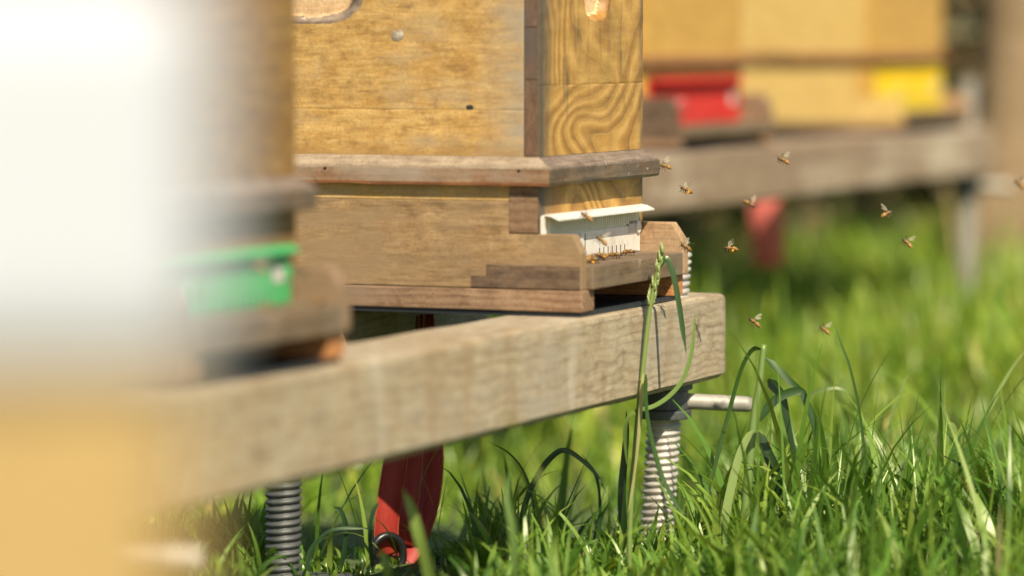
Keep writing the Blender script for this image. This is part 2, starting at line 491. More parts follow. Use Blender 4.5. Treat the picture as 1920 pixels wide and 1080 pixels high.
# ------------------------------------------------------------------ ground
def make_ground():
    bm = bmesh.new()
    xs = [-30, -10, -4] + [-1 + 0.2 * i for i in range(71)] + [16, 20, 30, 60, 120]
    ys = [-60, -20, -8] + [-2 + 0.2 * i for i in range(46)] + [9, 12, 20, 40, 100]
    g = [[bm.verts.new((x, y, min(ground_z(x, y), 0.35))) for y in ys] for x in xs]
    for i in range(len(xs) - 1):
        for j in range(len(ys) - 1):
            bm.faces.new((g[i][j], g[i + 1][j], g[i + 1][j + 1], g[i][j + 1]))
    m, nt, bs = newmat('meadow_ground')
    v = coords(nt, (1, 1, 1), False)
    c = ramp(nt, [(0.3, (0.045, 0.065, 0.018)), (0.55, (0.085, 0.125, 0.025)), (0.75, (0.13, 0.14, 0.045))], noise(nt, v, 14.0, 6.0, 0.7))
    nt.links.new(c, bs.inputs['Base Color'])
    bs.inputs['Roughness'].default_value = 0.9
    bump(nt, bs, noise(nt, v, 60.0, 4.0), 0.8, 0.01)
    tag(build('ground', bm, m, None, True), kind='structure')


make_ground()

# ------------------------------------------------------------------ grass
def grass_mat(name, sat=1.0):
    m = bpy.data.materials.new(name)
    m.use_nodes = True
    nt = m.node_tree
    nt.nodes.remove(nt.nodes['Principled BSDF'])
    out = nt.nodes['Material Output']
    at_ = nt.nodes.new('ShaderNodeAttribute')
    at_.attribute_name = 'tint'
    df = nt.nodes.new('ShaderNodeBsdfDiffuse')
    tr = nt.nodes.new('ShaderNodeBsdfTranslucent')
    gl = nt.nodes.new('ShaderNodeBsdfGlossy')
    gl.inputs['Roughness'].default_value = 0.38
    gl.inputs['Color'].default_value = (0.70, 0.72, 0.50, 1)
    nt.links.new(at_.outputs['Color'], df.inputs['Color'])
    trc = mixc(nt, 1.0, at_.outputs['Color'], (1.15, 1.05, 0.45), 'MULTIPLY')
    nt.links.new(trc, tr.inputs['Color'])
    m1 = nt.nodes.new('ShaderNodeMixShader')
    m1.inputs[0].default_value = 0.38
    nt.links.new(df.outputs[0], m1.inputs[1])
    nt.links.new(tr.outputs[0], m1.inputs[2])
    m2 = nt.nodes.new('ShaderNodeMixShader')
    m2.inputs[0].default_value = 0.07
    nt.links.new(m1.outputs[0], m2.inputs[1])
    nt.links.new(gl.outputs[0], m2.inputs[2])
    nt.links.new(m2.outputs[0], out.inputs['Surface'])
    return m


M['grass'] = grass_mat('grass_blades')


def grass_mesh(name, base, height, width, yaw, lean, curl, tint, seg=6):
    """base (n,3); blades bend over along yaw"""
    n = len(base)
    t = np.linspace(0, 1, seg + 1)[None, :]
    ang = lean[:, None] + curl[:, None] * t ** 1.5                     # angle from vertical along the blade
    ds = (height / seg)[:, None]
    hx = np.concatenate([np.zeros((n, 1)), np.cumsum(np.sin(ang[:, 1:]) * ds, 1)], 1)
    hz = np.concatenate([np.zeros((n, 1)), np.cumsum(np.cos(ang[:, 1:]) * ds, 1)], 1)
    w = width[:, None] * np.clip(1.05 - t ** 2.2, 0.02, 1) * (0.55 + 0.45 * np.minimum(1, t * 4))
    cy, sy = np.cos(yaw)[:, None], np.sin(yaw)[:, None]
    tw = RNG.normal(0, 0.5, n)[:, None] + RNG.normal(0, 0.7, n)[:, None] * t
    px, py = -np.sin(yaw[:, None] + tw), np.cos(yaw[:, None] + tw)
    V = np.empty((n, seg + 1, 2, 3), np.float32)
    for k, s in ((0, -0.5), (1, 0.5)):
        V[:, :, k, 0] = base[:, 0:1] + hx * cy + px * w * s
        V[:, :, k, 1] = base[:, 1:2] + hx * sy + py * w * s
        V[:, :, k, 2] = base[:, 2:3] + np.maximum(hz, 0.004)
    nv = (seg + 1) * 2
    q = np.array([[2 * i, 2 * i + 1, 2 * i + 3, 2 * i + 2] for i in range(seg)])
    F = (np.arange(n)[:, None, None] * nv + q[None]).reshape(-1, 4)
    me = bpy.data.meshes.new(name)
    me.vertices.add(n * nv)
    me.vertices.foreach_set('co', V.reshape(-1))
    me.loops.add(F.size)
    me.loops.foreach_set('vertex_index', F.reshape(-1).astype(np.int32))
    me.polygons.add(len(F))
    me.polygons.foreach_set('loop_start', (np.arange(len(F)) * 4).astype(np.int32))
    me.polygons.foreach_set('use_smooth', np.ones(len(F), bool))
    me.update(calc_edges=True)
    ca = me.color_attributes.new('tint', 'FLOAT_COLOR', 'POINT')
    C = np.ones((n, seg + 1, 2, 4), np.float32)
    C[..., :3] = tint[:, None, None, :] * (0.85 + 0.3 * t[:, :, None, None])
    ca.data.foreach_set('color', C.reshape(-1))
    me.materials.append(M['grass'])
    return link(bpy.data.objects.new(name, me))


def tints(n, dry=0.06):
    a = np.array([0.130, 0.260, 0.030])
    b = np.array([0.28, 0.38, 0.055])
    c = np.array([0.042, 0.110, 0.016])
    k = RNG.random((n, 1))
    T = np.where(k < 0.5, a + (c - a) * (k * 2) ** 1.5 * 0.9, a + (b - a) * ((k - .5) * 2))
    T *= RNG.uniform(0.85, 1.15, (n, 1))
    d = RNG.random(n) < dry
    T[d] = np.array([0.42, 0.36, 0.16]) * RNG.uniform(0.7, 1.1, (d.sum(), 1))
    return T


def field(n, s0, s1, extra, hmean, wmean, dry=0.06, tuft=True, lim=(-9, 9), hfun=None):
    s = np.sqrt(RNG.uniform(s0 ** 2, s1 ** 2, n))
    l = RNG.uniform(-1, 1, n) * (0.135 * s + extra)
    if tuft:
        m = n // 9
        cs, cl = s[:m].copy(), l[:m].copy()
        idx = RNG.integers(0, m, n)
        s = cs[idx] + RNG.normal(0, 0.022, n)
        l = cl[idx] + RNG.normal(0, 0.022, n)
    x = s * dh.x + l * rt.x
    y = s * dh.y + l * rt.y
    z = np.array([ground_z(a, b) for a, b in zip(x, y)]) - 0.004
    pn = np.array([mnoise.noise(Vector((a * 3.0, b * 3.0, 9.0))) for a, b in zip(x, y)])
    h = hmean * RNG.lognormal(0, 0.30, n) * (1 + 0.65 * pn)
    if hfun is not None:
        h *= hfun(s, l)
    T = tints(n, dry) * (1 + 0.25 * pn[:, None])
    return (np.stack([x, y, z], 1), h, wmean * RNG.lognormal(-0.08, 0.42, n), RNG.uniform(0, 2 * np.pi, n),
            np.abs(RNG.normal(0.12, 0.16, n)), np.abs(RNG.normal(0.9, 0.6, n)), T)


def clear_of_things(A, s, l):
    return A


def near_h(s, l):
    right = np.clip((l - 0.08) / 0.22, 0, 1)
    front = np.clip((s - 3.3) / 0.7, 0, 1)
    back = np.clip((s - 4.2) / 0.25, 0, 1)
    under = np.where((l < -0.04) & (l > -0.25), 0.30, 1.0)
    under = np.where((l < -0.08) & (l > -0.24) & (s > 3.7), np.where(l > -0.155, 0.16, 0.30), under)
    under = np.where((l > 0.05) & (l < 0.21) & (s > 3.5), 0.55, under)
    k = under * (0.55 + 0.25 * front) * (1 - right) + under * (0.62 + 0.80 * front) * right
    return k * (1 - 0.70 * back * (1 - right)) * (1 - 0.45 * back * right)


near = field(12500, 3.25, 4.9, 0.10, 0.090, 0.0064, hfun=near_h, dry=0.015)
tag(grass_mesh('grass', *near), 'green meadow grass with arching blades below the beam', 'grass', kind='stuff')
shade = field(170, 3.95, 4.45, 0.0, 0.105, 0.0050, dry=0.0, tuft=False)
keep = (shade[0][:, 0] * rt.x + shade[0][:, 1] * rt.y) < 0.14
tag(grass_mesh('grass', *[a[keep] for a in shade], seg=8), 'sparse taller arching grass blades in the shade under the stand', 'grass', kind='stuff')
tall = field(190, 3.9, 4.5, 0.0, 0.185, 0.0050, dry=0.06, tuft=False)
keep = (tall[0][:, 0] * rt.x + tall[0][:, 1] * rt.y) > 0.24
tall[4][:] *= 0.6
tall[5][:] *= 0.8
tag(grass_mesh('grass', *[a[keep] for a in tall], seg=9), 'loose tall grass blades standing out of the turf right of the screw jack', 'grass', kind='stuff')
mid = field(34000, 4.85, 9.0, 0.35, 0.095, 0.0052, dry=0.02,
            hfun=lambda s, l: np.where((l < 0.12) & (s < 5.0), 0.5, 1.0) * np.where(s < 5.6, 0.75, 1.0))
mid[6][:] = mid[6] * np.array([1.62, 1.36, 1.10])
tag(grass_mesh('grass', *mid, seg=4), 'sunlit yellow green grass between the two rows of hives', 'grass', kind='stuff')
low = field(6000, 1.2, 3.3, 0.6, 0.05, 0.0050)
tag(grass_mesh('grass', *low, seg=4), 'short grass nearest to the viewer', 'grass', kind='stuff')


# ------------------------------------------------------------------ hives
def grid_panel(bm, origin, du, dv, nu, nv, disp):
    """a displaced face; disp(u, v) -> offset vector; returns vert grid"""
    g = []
    for i in range(nu + 1):
        row = []
        for j in range(nv + 1):
            u, v = i / nu, j / nv
            p = Vector(origin) + Vector(du) * u + Vector(dv) * v
            row.append(bm.verts.new(p + disp(p)))
        g.append(row)
    fs = []
    for i in range(nu):
        for j in range(nv):
            fs.append(bm.faces.new((g[i][j], g[i + 1][j], g[i + 1][j + 1], g[i][j + 1])))
    return g, fs


def sstep(a, b, x):
    t = min(1, max(0, (x - a) / (b - a)))
    return t * t * (3 - 2 * t)


def panel_obj(name, axis, face, back, a0, a1, z0, z1, mats, parent, grip=None, boards=(), nu=90, nz=90):
    """an upright board whose outer face (at `face` on axis) has seams and a routed hand grip"""
    bm = bmesh.new()
    other = 1 - axis
    sgn = 1 if back > face else -1
    zs = [z0] + list(boards) + [z1]
    for k in range(len(zs) - 1):
        za, zb = zs[k], zs[k + 1]
        def disp(p):
            a, z = p[other], p.z
            d = 0.0
            e = min(a - a0, a1 - a)
            d += 0.0010 * (1 - sstep(0, 0.002, e))
            if k > 0:
                d += 0.0003 * (1 - sstep(0, 0.0010, z - za))
            if k < len(zs) - 2:
                d += 0.0003 * (1 - sstep(0, 0.0010, zb - z))
            d += 0.0005 * mnoise.noise(Vector((a * 30, z * 70, k * 3 + axis)))
            if grip:
                ca, cz, ra, rz, dep = grip
                q = (abs((a - ca) / ra) ** 3 + abs((z - cz) / rz) ** 3) ** (1 / 3) + 0.04 * mnoise.noise(Vector((a * 60, z * 60, 1)))
                d += dep * (1 - sstep(0.72, 1.0, q))
            v = Vector((0, 0, 0))
            v[axis] = d * sgn
            return v
        org = [0, 0, za]
        org[axis], org[other] = face, a0
        du = [0, 0, 0]
        du[other] = a1 - a0
        nzz = max(6, int(nz * (zb - za) / (z1 - z0)))
        g, fs = grid_panel(bm, org, du, (0, 0, zb - za), nu, nzz, disp)
        if grip and len(mats) > 1:
            ca, cz, ra, rz, dep = grip
            for f in fs:
                c = f.calc_center_median()
                q = (abs((c[other] - ca) / ra) ** 3 + abs((c.z - cz) / rz) ** 3) ** (1 / 3) + 0.05 * mnoise.noise(Vector((c[other] * 60, c.z * 60, 1)))
                if q < 0.80:
                    f.material_index = 1
                elif q < 1.06 and len(mats) > 2:
                    f.material_index = 2
        # returns round the edge to the back
        ring = [g[i][0] for i in range(nu + 1)] + [g[nu][j] for j in range(1, nzz + 1)] + \
               [g[i][nzz] for i in range(nu - 1, -1, -1)] + [g[0][j] for j in range(nzz - 1, 0, -1)]
        bk = []
        for v in ring:
            c = v.co.copy()
            c[axis] = back
            bk.append(bm.verts.new(c))
        n = len(ring)
        for i in range(n):
            bm.faces.new((ring[i], ring[(i + 1) % n], bk[(i + 1) % n], bk[i]))
        bm.faces.new(bk)
    return build(name, bm, mats, parent, False)


M['grip'] = wood('fresh_grip_wood', (0.74, 0.52, 0.30), (0.66, 0.44, 0.23), (0.55, 0.33, 0.14), axis=1, rings=90, ringmix=0.55)
M['grip_rim'] = wood('weathered_grip_rim', (0.40, 0.32, 0.24), (0.27, 0.20, 0.14), (0.13, 0.09, 0.06), axis=1, rings=50, spots=(0.7, 0.66, 0.58))


def knot(hive, y, z, ry, rz, m, depth=0.0012):
    """a small oval knot set in the left side board"""
    bm = bmesh.new()
    c = bm.verts.new((-depth, y, z))
    ring0, ring1 = [], []
    for k in range(18):
        a = 2 * math.pi * k / 18
        j = 1 + 0.55 * mnoise.noise(Vector((math.cos(a) * 2, math.sin(a) * 2, y * 50)))
        ring0.append(bm.verts.new((-depth * 0.8, y + ry * 0.6 * j * math.cos(a), z + rz * 0.6 * j * math.sin(a))))
        ring1.append(bm.verts.new((0.0010, y + ry * j * math.cos(a), z + rz * j * math.sin(a))))
    for k in range(18):
        bm.faces.new((c, ring0[k], ring0[(k + 1) % 18]))
        bm.faces.new((ring0[k], ring1[k], ring1[(k + 1) % 18], ring0[(k + 1) % 18]))
    return build('knot', bm, m, hive, False)


def make_entrance(hive, W, z0, z1, flapm, platem, k=1.0):
    """plastic entrance reducer: folded flap, ribbed strip, plate with sliders and a comb"""
    zt = z0 + (z1 - z0) * 0.56
    x0, x1 = 0.004, W - 0.0225
    bm = bmesh.new()
    add_box(bm, x0, x1, -0.0048, -0.0016, z0, zt, 0.0005)
    root = build('entrance_reducer', bm, platem, hive)
    # ribbed ventilation strip, set back, with real ribs
    bm = bmesh.new()
    add_box(bm, x0, x1, -0.0030, -0.0012, zt, z1 - 0.001, 0)
    n = 46
    for i in range(n):
        x = x0 + 0.012 + (x1 - x0 - 0.024) * (i + 0.5) / n
        add_box(bm, x - 0.0014, x + 0.0014, -0.0052, -0.00302, zt + 0.002, z1 - 0.003, 0)
    build('vent_ribs', bm, M['cream_plastic'] if flapm is M['white_plastic'] else platem, root)
    # flap: folds out of the top edge, rounded
    prof = [(-0.0010, zt + 0.002), (-0.0016, z1 - 0.0035), (-0.0030, z1 - 0.0008), (-0.0062, z1 + 0.0003), (-0.0125 * k, z1 - 0.0008), (-0.0210 * k, z1 - 0.0046)]
    bm = bmesh.new()
    outer = [(p[0], p[1]) for p in prof]
    inner = [(p[0] - (0.0016 if i < 3 else 0.0), p[1] - (0.0016 if i >= 2 else 0)) for i, p in enumerate(prof)]
    add_prism(bm, outer + inner[::-1], 0, x0 - 0.001, x1 + 0.001, 0)
    for v in bm.verts:     # left end carries a small return cheek
        v.co.z += 0.0004 * math.sin(v.co.x * 40)
    build('flap', bm, flapm, root)
    bm = bmesh.new()
    add_prism(bm, [(-0.0010, z0), (-0.0060, z0), (-0.0060, z1 - 0.004), (-0.0010, z1 - 0.002)], 0, x0 - 0.0025, x0 - 0.0011, 0.0004)
    build('end_cheek', bm, flapm, root)
    # sliders
    for (a, b, zc, rd) in ((0.30, 0.37, 0.40, False), (0.885, 0.955, 0.52, True)):
        bm = bmesh.new()
        xa, xb = x0 + (x1 - x0) * a, x0 + (x1 - x0) * b
        zc = z0 + (z1 - z0) * zc
        hh = (z1 - z0) * 0.14
        add_box(bm, xa - 0.004, xb, -0.0052, -0.00482, zc - hh, zc + hh, 0)
        s = build('slider_slot', bm, M['grey_plastic'], root)
        bm = bmesh.new()
        if rd:
            ring = [((xb + 0.004) + hh * 0.95 * math.cos(t * math.pi / 12), zc + hh * 0.95 * math.sin(t * math.pi / 12)) for t in range(24)]
            add_prism(bm, ring, 1, -0.0072, -0.00525, 0.0004)
        else:
            add_box(bm, xa, xb + 0.002, -0.0066, -0.00525, zc - hh * 0.75, zc + hh * 0.75, 0.0004)
        build('slider', bm, platem, s)
    # comb slots
    bm = bmesh.new()
    for i in range(7):
        x = x0 + (x1 - x0) * (0.56 + 0.045 * i)
        add_box(bm, x - 0.0010, x + 0.0010, -0.0050, -0.00482, z0, z0 + (z1 - z0) * 0.19, 0)
    build('comb_slots', bm, M['slot'], root)
    bm = bmesh.new()
    add_box(bm, x0 + (x1 - x0) * 0.405, x0 + (x1 - x0) * 0.412, -0.0050, -0.00482, z0 + 0.006, z0 + (z1 - z0) * 0.52, 0)
    build('crack', bm, M['slot'], root)
    return root


def make_hive(loc, label, group, W=0.304, DP=0.30, hb=0.1325, hm=0.0295, top=0.368, ent=None, mats=None, detail=False, ent_h=0.051, land=0.0535, cheek=1.0, flap=1.0):
    K = dict(side=M['side'], front=M['front'], base=M['base'], trim_s=M['trim_side'], trim_f=M['trim_front'], end=M['endgrain'], cheek=M['cheek'])
    K.update(mats or {})
    h = empty('beehive', loc, label, 'beehive', group)
    zl = 0.0515 if hb > 0.13 else 0.036
    zr = 0.027 if hb > 0.13 else 0.018
    zc = zl + 0.032 * (ent_h / 0.051) * cheek
    # underside
    box_obj('base_sheet', (0.003, W - 0.010, -0.045, DP, 0.0, 0.0044), M['black'], h, 0)
    bm = bmesh.new()
    add_box(bm, 0.0, 0.034, -0.0478, DP, 0.0048, zr, 0.002)
    build('base_rail', bm, M['rail'], h)
    bm = bmesh.new()
    add_box(bm, W - 0.036, W - 0.004, -0.0478, DP, 0.0048, zr, 0.0015)
    build('base_rail', bm, M['orange'], h)
    box_obj('base_block', (0.042, 0.088, 0.004, 0.03, 0.0048, zr), M['landing'], h)
    # landing board
    bm = bmesh.new()
    add_box(bm, 0.0165, W - 0.0203, -land, -0.0002, zr + 0.0003, zl, 0.0014)
    build('landing_board', bm, M['landing'], h)
    # left side board with chamfered cheek
    bm = bmesh.new()
    poly = [(-0.0465, zr + 0.0003), (-0.0465, zc - 0.018), (-0.037, zc), (0.0327, zc), (0.0327, hb - 0.016), (DP, hb - 0.016), (DP, zr + 0.0003)]
    add_prism(bm, poly, 0, 0.0, 0.0160, 0.0013)
    build('side_board', bm, K['base'], h)
    box_obj('side_strip', (0.0004, 0.0160, 0.0327, DP, hb - 0.0157, hb), M['base_gold'] if K['base'] is M['base'] else K['base'], h, 0.0006)
    # right cheek and side
    bm = bmesh.new()
    poly = [(-land, zr + 0.0003), (-land, zc - 0.020), (-0.040, zc), (-0.0002, zc), (-0.0002, zr + 0.0003)]
    add_prism(bm, poly, 0, W - 0.0200, W - 0.0030, 0.0016)
    build('cheek', bm, K['cheek'], h)
    box_obj('side_board', (W - 0.016, W, 0.0327, DP, zr + 0.0003, hb), K['base'], h)
    # base front board
    panel_obj('base_front', 1, 0.0, 0.0325, 0.0, W, zc + 0.0003, hb, [K['front']], h, nu=50, nz=30)
    box_obj('inner_front', (0.0165, W - 0.0205, 0.0, 0.0325, zr + 0.0003, zc), K['front'], h)
    box_obj('base_back', (0.0165, W - 0.0165, DP - 0.02, DP - 0.0005, zr + 0.0003, hb), K['base'], h)
    if detail:
        bm = bmesh.new()
        add_box(bm, -0.0006, 0.0, 0.0010, 0.0320, zc + 0.0015, hb - 0.001, 0)
        build('corner_joint', bm, M['rail'], h)
        bm = bmesh.new()     # stepped dark inlay above the rail
        add_prism(bm, [(-0.0455, zr + 0.001), (0.0745, zr + 0.001), (0.0745, zr + 0.0125), (0.0575, zr + 0.0125), (0.0575, zr + 0.0245), (-0.0455, zr + 0.0245)],
                  0, -0.0008, 0.0, 0.0003, 1)
        build('inlay', bm, M['dark'], h)
        bm = bmesh.new()
        add_box(bm, -0.0005, 0.0, 0.0327, DP, zr + 0.0245, zr + 0.0262, 0)
    # moulding round the joint, mitred, sloping top
    os_, of_ = 0.010, 0.0153
    zo = hb + hm * 0.66
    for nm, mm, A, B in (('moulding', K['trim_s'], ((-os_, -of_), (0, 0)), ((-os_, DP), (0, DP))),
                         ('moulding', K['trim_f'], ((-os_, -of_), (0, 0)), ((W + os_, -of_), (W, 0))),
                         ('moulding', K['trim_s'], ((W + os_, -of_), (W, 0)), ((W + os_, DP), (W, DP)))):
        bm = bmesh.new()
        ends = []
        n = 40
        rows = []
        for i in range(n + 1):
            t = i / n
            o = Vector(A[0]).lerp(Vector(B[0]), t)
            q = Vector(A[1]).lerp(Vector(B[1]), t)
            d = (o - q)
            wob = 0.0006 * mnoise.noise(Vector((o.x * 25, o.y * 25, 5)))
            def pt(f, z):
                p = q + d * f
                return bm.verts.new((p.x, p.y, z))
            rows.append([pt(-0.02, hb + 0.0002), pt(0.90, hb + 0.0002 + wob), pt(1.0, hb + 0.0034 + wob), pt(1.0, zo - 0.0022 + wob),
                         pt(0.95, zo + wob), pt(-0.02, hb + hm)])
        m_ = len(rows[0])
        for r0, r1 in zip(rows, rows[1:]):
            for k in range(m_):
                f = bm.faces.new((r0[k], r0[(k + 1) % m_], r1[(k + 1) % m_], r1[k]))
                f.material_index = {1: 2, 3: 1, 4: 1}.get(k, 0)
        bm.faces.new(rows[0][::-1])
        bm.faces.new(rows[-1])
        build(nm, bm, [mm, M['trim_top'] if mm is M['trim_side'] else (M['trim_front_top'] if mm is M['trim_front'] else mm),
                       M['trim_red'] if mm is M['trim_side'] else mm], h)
    # body box
    z0 = hb + hm + 0.0003
    fgrip = (0.163, 0.330, 0.036, 0.029, 0.011) if detail else None
    sgrip = (0.266, 0.330, 0.066, 0.031, 0.014) if detail else None
    panel_obj('front_panel', 1, 0.0, 0.0158, 0.0, W, z0, top, [K['front'], M['grip'] if detail else K['front']], h, fgrip,
              boards=(z0 + 0.072,) if detail else (z0 + 0.09,), nu=140 if detail else 40, nz=110 if detail else 40)
    panel_obj('side_panel', 0, 0.0003, 0.02, 0.0160, DP, z0, top, [K['side'], M['grip'], M['grip_rim']] if detail else [K['side']], h, sgrip,
              boards=(z0 + 0.047,) if detail else (), nu=170 if detail else 40, nz=120 if detail else 40)
    box_obj('side_panel', (W - 0.02, W, 0.0160, DP, z0, top), K['side'], h)
    box_obj('back_panel', (0.0205, W - 0.0205, DP - 0.02, DP, z0, top), K['side'], h)
    if detail:
        bm = bmesh.new()    # end grain of the front panel shows on the corner
        for a, b in ((z0 + 0.0005, z0 + 0.078), (z0 + 0.079, z0 + 0.131), (z0 + 0.132, top - 0.001)):
            add_box(bm, -0.0006, 0.0, 0.0012, 0.0154, a, b, 0)
        build('corner_joint', bm, M['endgrain'], h)
        knot(h, 0.157, z0 + 0.123, 0.0095, 0.0075, M['grip_rim'], 0.0003)
        knot(h, 0.155, z0 + 0.1235, 0.0058, 0.0046, M['resin'], 0.0005)
        knot(h, 0.0757, z0 + 0.050, 0.006, 0.0032, M['slot'], 0.0006)
        for y in (0.235, 0.018):
            bm = bmesh.new()
            add_tube(bm, [(-os_ - 0.0002, y, hb + 0.0155), (-os_ + 0.002, y, hb + 0.0155)], 0.0018, 8)
            build('nail', bm, M['iron'], h)
    box_obj('lid', (-0.008, W + 0.008, -0.012, DP + 0.008, top + 0.0003, top + 0.016), K['trim_s'], h, 0.002)
    if ent is not None:
        make_entrance(h, W, zl + 0.0008, zl + 0.0008 + ent_h, ent, ent, flap)
    return h


HZ = 0.285
GH = 'wooden beehives on raised timber stands'
hive_main = make_hive((3.616, 1.461, HZ), 'weathered golden beehive in sharp focus with a white plastic entrance', GH, ent=M['white_plastic'], detail=True)
make_hive((3.616 - 0.872, 1.461, HZ), 'blurred beehive with a green plastic entrance beside the pale foreground box', GH, ent=M['green_plastic'], mats=dict(front=M['front_brown'], base=M['cheek_brown'], cheek=M['cheek_brown']), flap=0.62)
BGM = dict(side=M['bg_side'], front=M['bg_front'], base=M['bg_side'], trim_s=M['bg_trim'], trim_f=M['bg_trim'])
BGA = dict(BGM, base=M['dark'], cheek=M['cheek_brown'])
BY, BZ = 1.95, 0.402
make_hive((5.245, BY, BZ), 'out of focus yellow beehive with a red entrance flap behind the focused hive', GH, W=0.425, DP=0.45, hb=0.122, hm=0.016,
          top=0.46, ent=M['red_plastic'], mats=BGA, ent_h=0.068, flap=0.8)
make_hive((6.372, BY, BZ), 'out of focus yellow beehive with a yellow entrance flap near the tree trunk', GH, W=0.425, DP=0.45, hb=0.122, hm=0.016,
          top=0.46, ent=M['yellow_plastic'], mats=BGM, ent_h=0.076, cheek=0.55, flap=0.4)


# ------------------------------------------------------------------ stands
def make_beam(name, x0, x1, y0, y1, z0, z1, label, n=120, mat='beam'):
    bm = bmesh.new()
    L = x1 - x0
    rows = []
    c = 0.006
    prof = [(y0 + c, z0), (y1 - c, z0), (y1, z0 + c), (y1, z1 - c), (y1 - c, z1), (y0 + c * .8, z1), (y0 + c * .2, z1 - c * .25), (y0, z1 - c), (y0, (z0 + z1) / 2), (y0, z0 + c)]
    for i in range(n + 1):
        x = x0 + L * i / n
        e = min(x - x0, x1 - x)
        k = 1 - 0.06 * (1 - sstep(0, 0.006, e))
        w = [0.0010 * mnoise.noise(Vector((x * 9, j * 1.7, y0 * 5))) for j in range(len(prof))]
        cy, cz = (y0 + y1) / 2, (z0 + z1) / 2
        rows.append([bm.verts.new((x, cy + (p[0] - cy) * k, cz + (p[1] - cz) * k + w[j])) for j, p in enumerate(prof)])
    m_ = len(prof)
    for r0, r1 in zip(rows, rows[1:]):
        for j in range(m_):
            bm.faces.new((r0[j], r0[(j + 1) % m_], r1[(j + 1) % m_], r1[j]))
    bm.faces.new(rows[0][::-1])
    bm.faces.new(rows[-1])
    cx = (x0 + x1) / 2
    off = Vector((cx, (y0 + y1) / 2, z0))
    for v in bm.verts:
        v.co -= off
    o = build(name, bm, M[mat])
    o.location = off
    return tag(o, label, 'timber beam', 'squared timber beams of the hive stands', 'thing')


BT, BB = HZ - 0.0004, 0.190
make_beam('timber_beam', 2.36, 4.04, 1.405, 1.502, BB, BT, 'grey squared beam running under the focused hive from left to right')
make_beam('timber_beam', 2.36, 4.04, 1.690, 1.785, BB, BT, 'shaded rear beam seen dimly through the gap below the focused hive')
make_beam('timber_beam', 4.75, 6.97, BY - 0.055, BY + 0.04, BZ - 0.088, BZ - 0.0006, 'blurred grey beam under the distant yellow hives', mat='bg_beam')
make_beam('timber_beam', 4.75, 7.02, BY + 0.34, BY + 0.43, BZ - 0.088, BZ - 0.0006, 'hidden rear beam of the distant stand behind the yellow hives')


def make_jack(x, y, zbeam, ztop, label, m, m2, handle_dir, tilt=(0.0, 0.0), zg=0.0, hl=0.095):
    j = empty('screw_jack', (x, y, zg), label, 'screw jack', 'threaded steel jacks carrying the beams')
    # helical rope thread
    bm = bmesh.new()
    pitch, R0, A = 0.0078, 0.0172, 0.0021
    H = ztop - zg
    nz = int(H / pitch * 8)
    ns = 36
    rows = []
    for i in range(nz + 1):
        z = H * i / nz
        row = []
        for k in range(ns):
            a = 2 * math.pi * k / ns
            f = (z / pitch - k / ns) % 1.0
            r = R0 + A * (abs(math.sin(math.pi * f)) ** 0.8 * 2 - 1)
            row.append(bm.verts.new((r * math.cos(a) + tilt[0] * (z - 0.1), r * math.sin(a) + tilt[1] * (z - 0.1), z)))
        rows.append(row)
    for r0, r1 in zip(rows, rows[1:]):
        for k in range(ns):
            bm.faces.new((r0[k], r0[(k + 1) % ns], r1[(k + 1) % ns], r1[k]))
    bm.faces.new(rows[0][::-1])
    bm.faces.new(rows[-1])
    build('threaded_rod', bm, m, j, True)
    bm = bmesh.new()
    add_box(bm, -0.06, 0.06, -0.06, 0.06, -0.004, 0.004, 0.001)
    build('base_plate', bm, m2, j)
    # wing nut: flange, hub and the lever
    zt = zbeam - zg
    bm = bmesh.new()
    ox, oy = tilt[0] * (zt - 0.12), tilt[1] * (zt - 0.12)
    ring = lambda r, n=28: [(ox + r * math.cos(2 * math.pi * k / n), oy + r * math.sin(2 * math.pi * k / n)) for k in range(n)]
    add_prism(bm, ring(0.030), 2, zt - 0.008, zt - 0.0006, 0.001)
    add_prism(bm, ring(0.0255), 2, zt - 0.030, zt - 0.0082, 0.0015)
    add_prism(bm, ring(0.029), 2, zt - 0.040, zt - 0.0302, 0.0015)
    nut = build('collar_nut', bm, M['zinc_dark'], j)
    hd = Vector(handle_dir).normalized()
    side = Vector((-hd.y, hd.x, 0))
    bm = bmesh.new()
    rows = []
    n = 14
    for i in range(n + 1):
        t = i / n
        p = Vector((ox, oy, zt - 0.021)) + hd * (0.018 + (hl - 0.018) * t) + Vector((0, 0, -0.004 * t))
        ry, rz = 0.0090 - 0.001 * t, 0.0088
        if i == n:
            ry, rz = 0.0072, 0.0072
        rows.append([bm.verts.new(p + side * ry * math.cos(2 * math.pi * k / 14) + Vector((0, 0, rz * math.sin(2 * math.pi * k / 14)))) for k in range(14)])
    for r0, r1 in zip(rows, rows[1:]):
        for k in range(14):
            bm.faces.new((r0[k], r0[(k + 1) % 14], r1[(k + 1) % 14], r1[k]))
    bm.faces.new(rows[0][::-1])
    bm.faces.new(rows[-1])
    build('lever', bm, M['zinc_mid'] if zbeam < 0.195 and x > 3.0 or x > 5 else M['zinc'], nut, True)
    return j


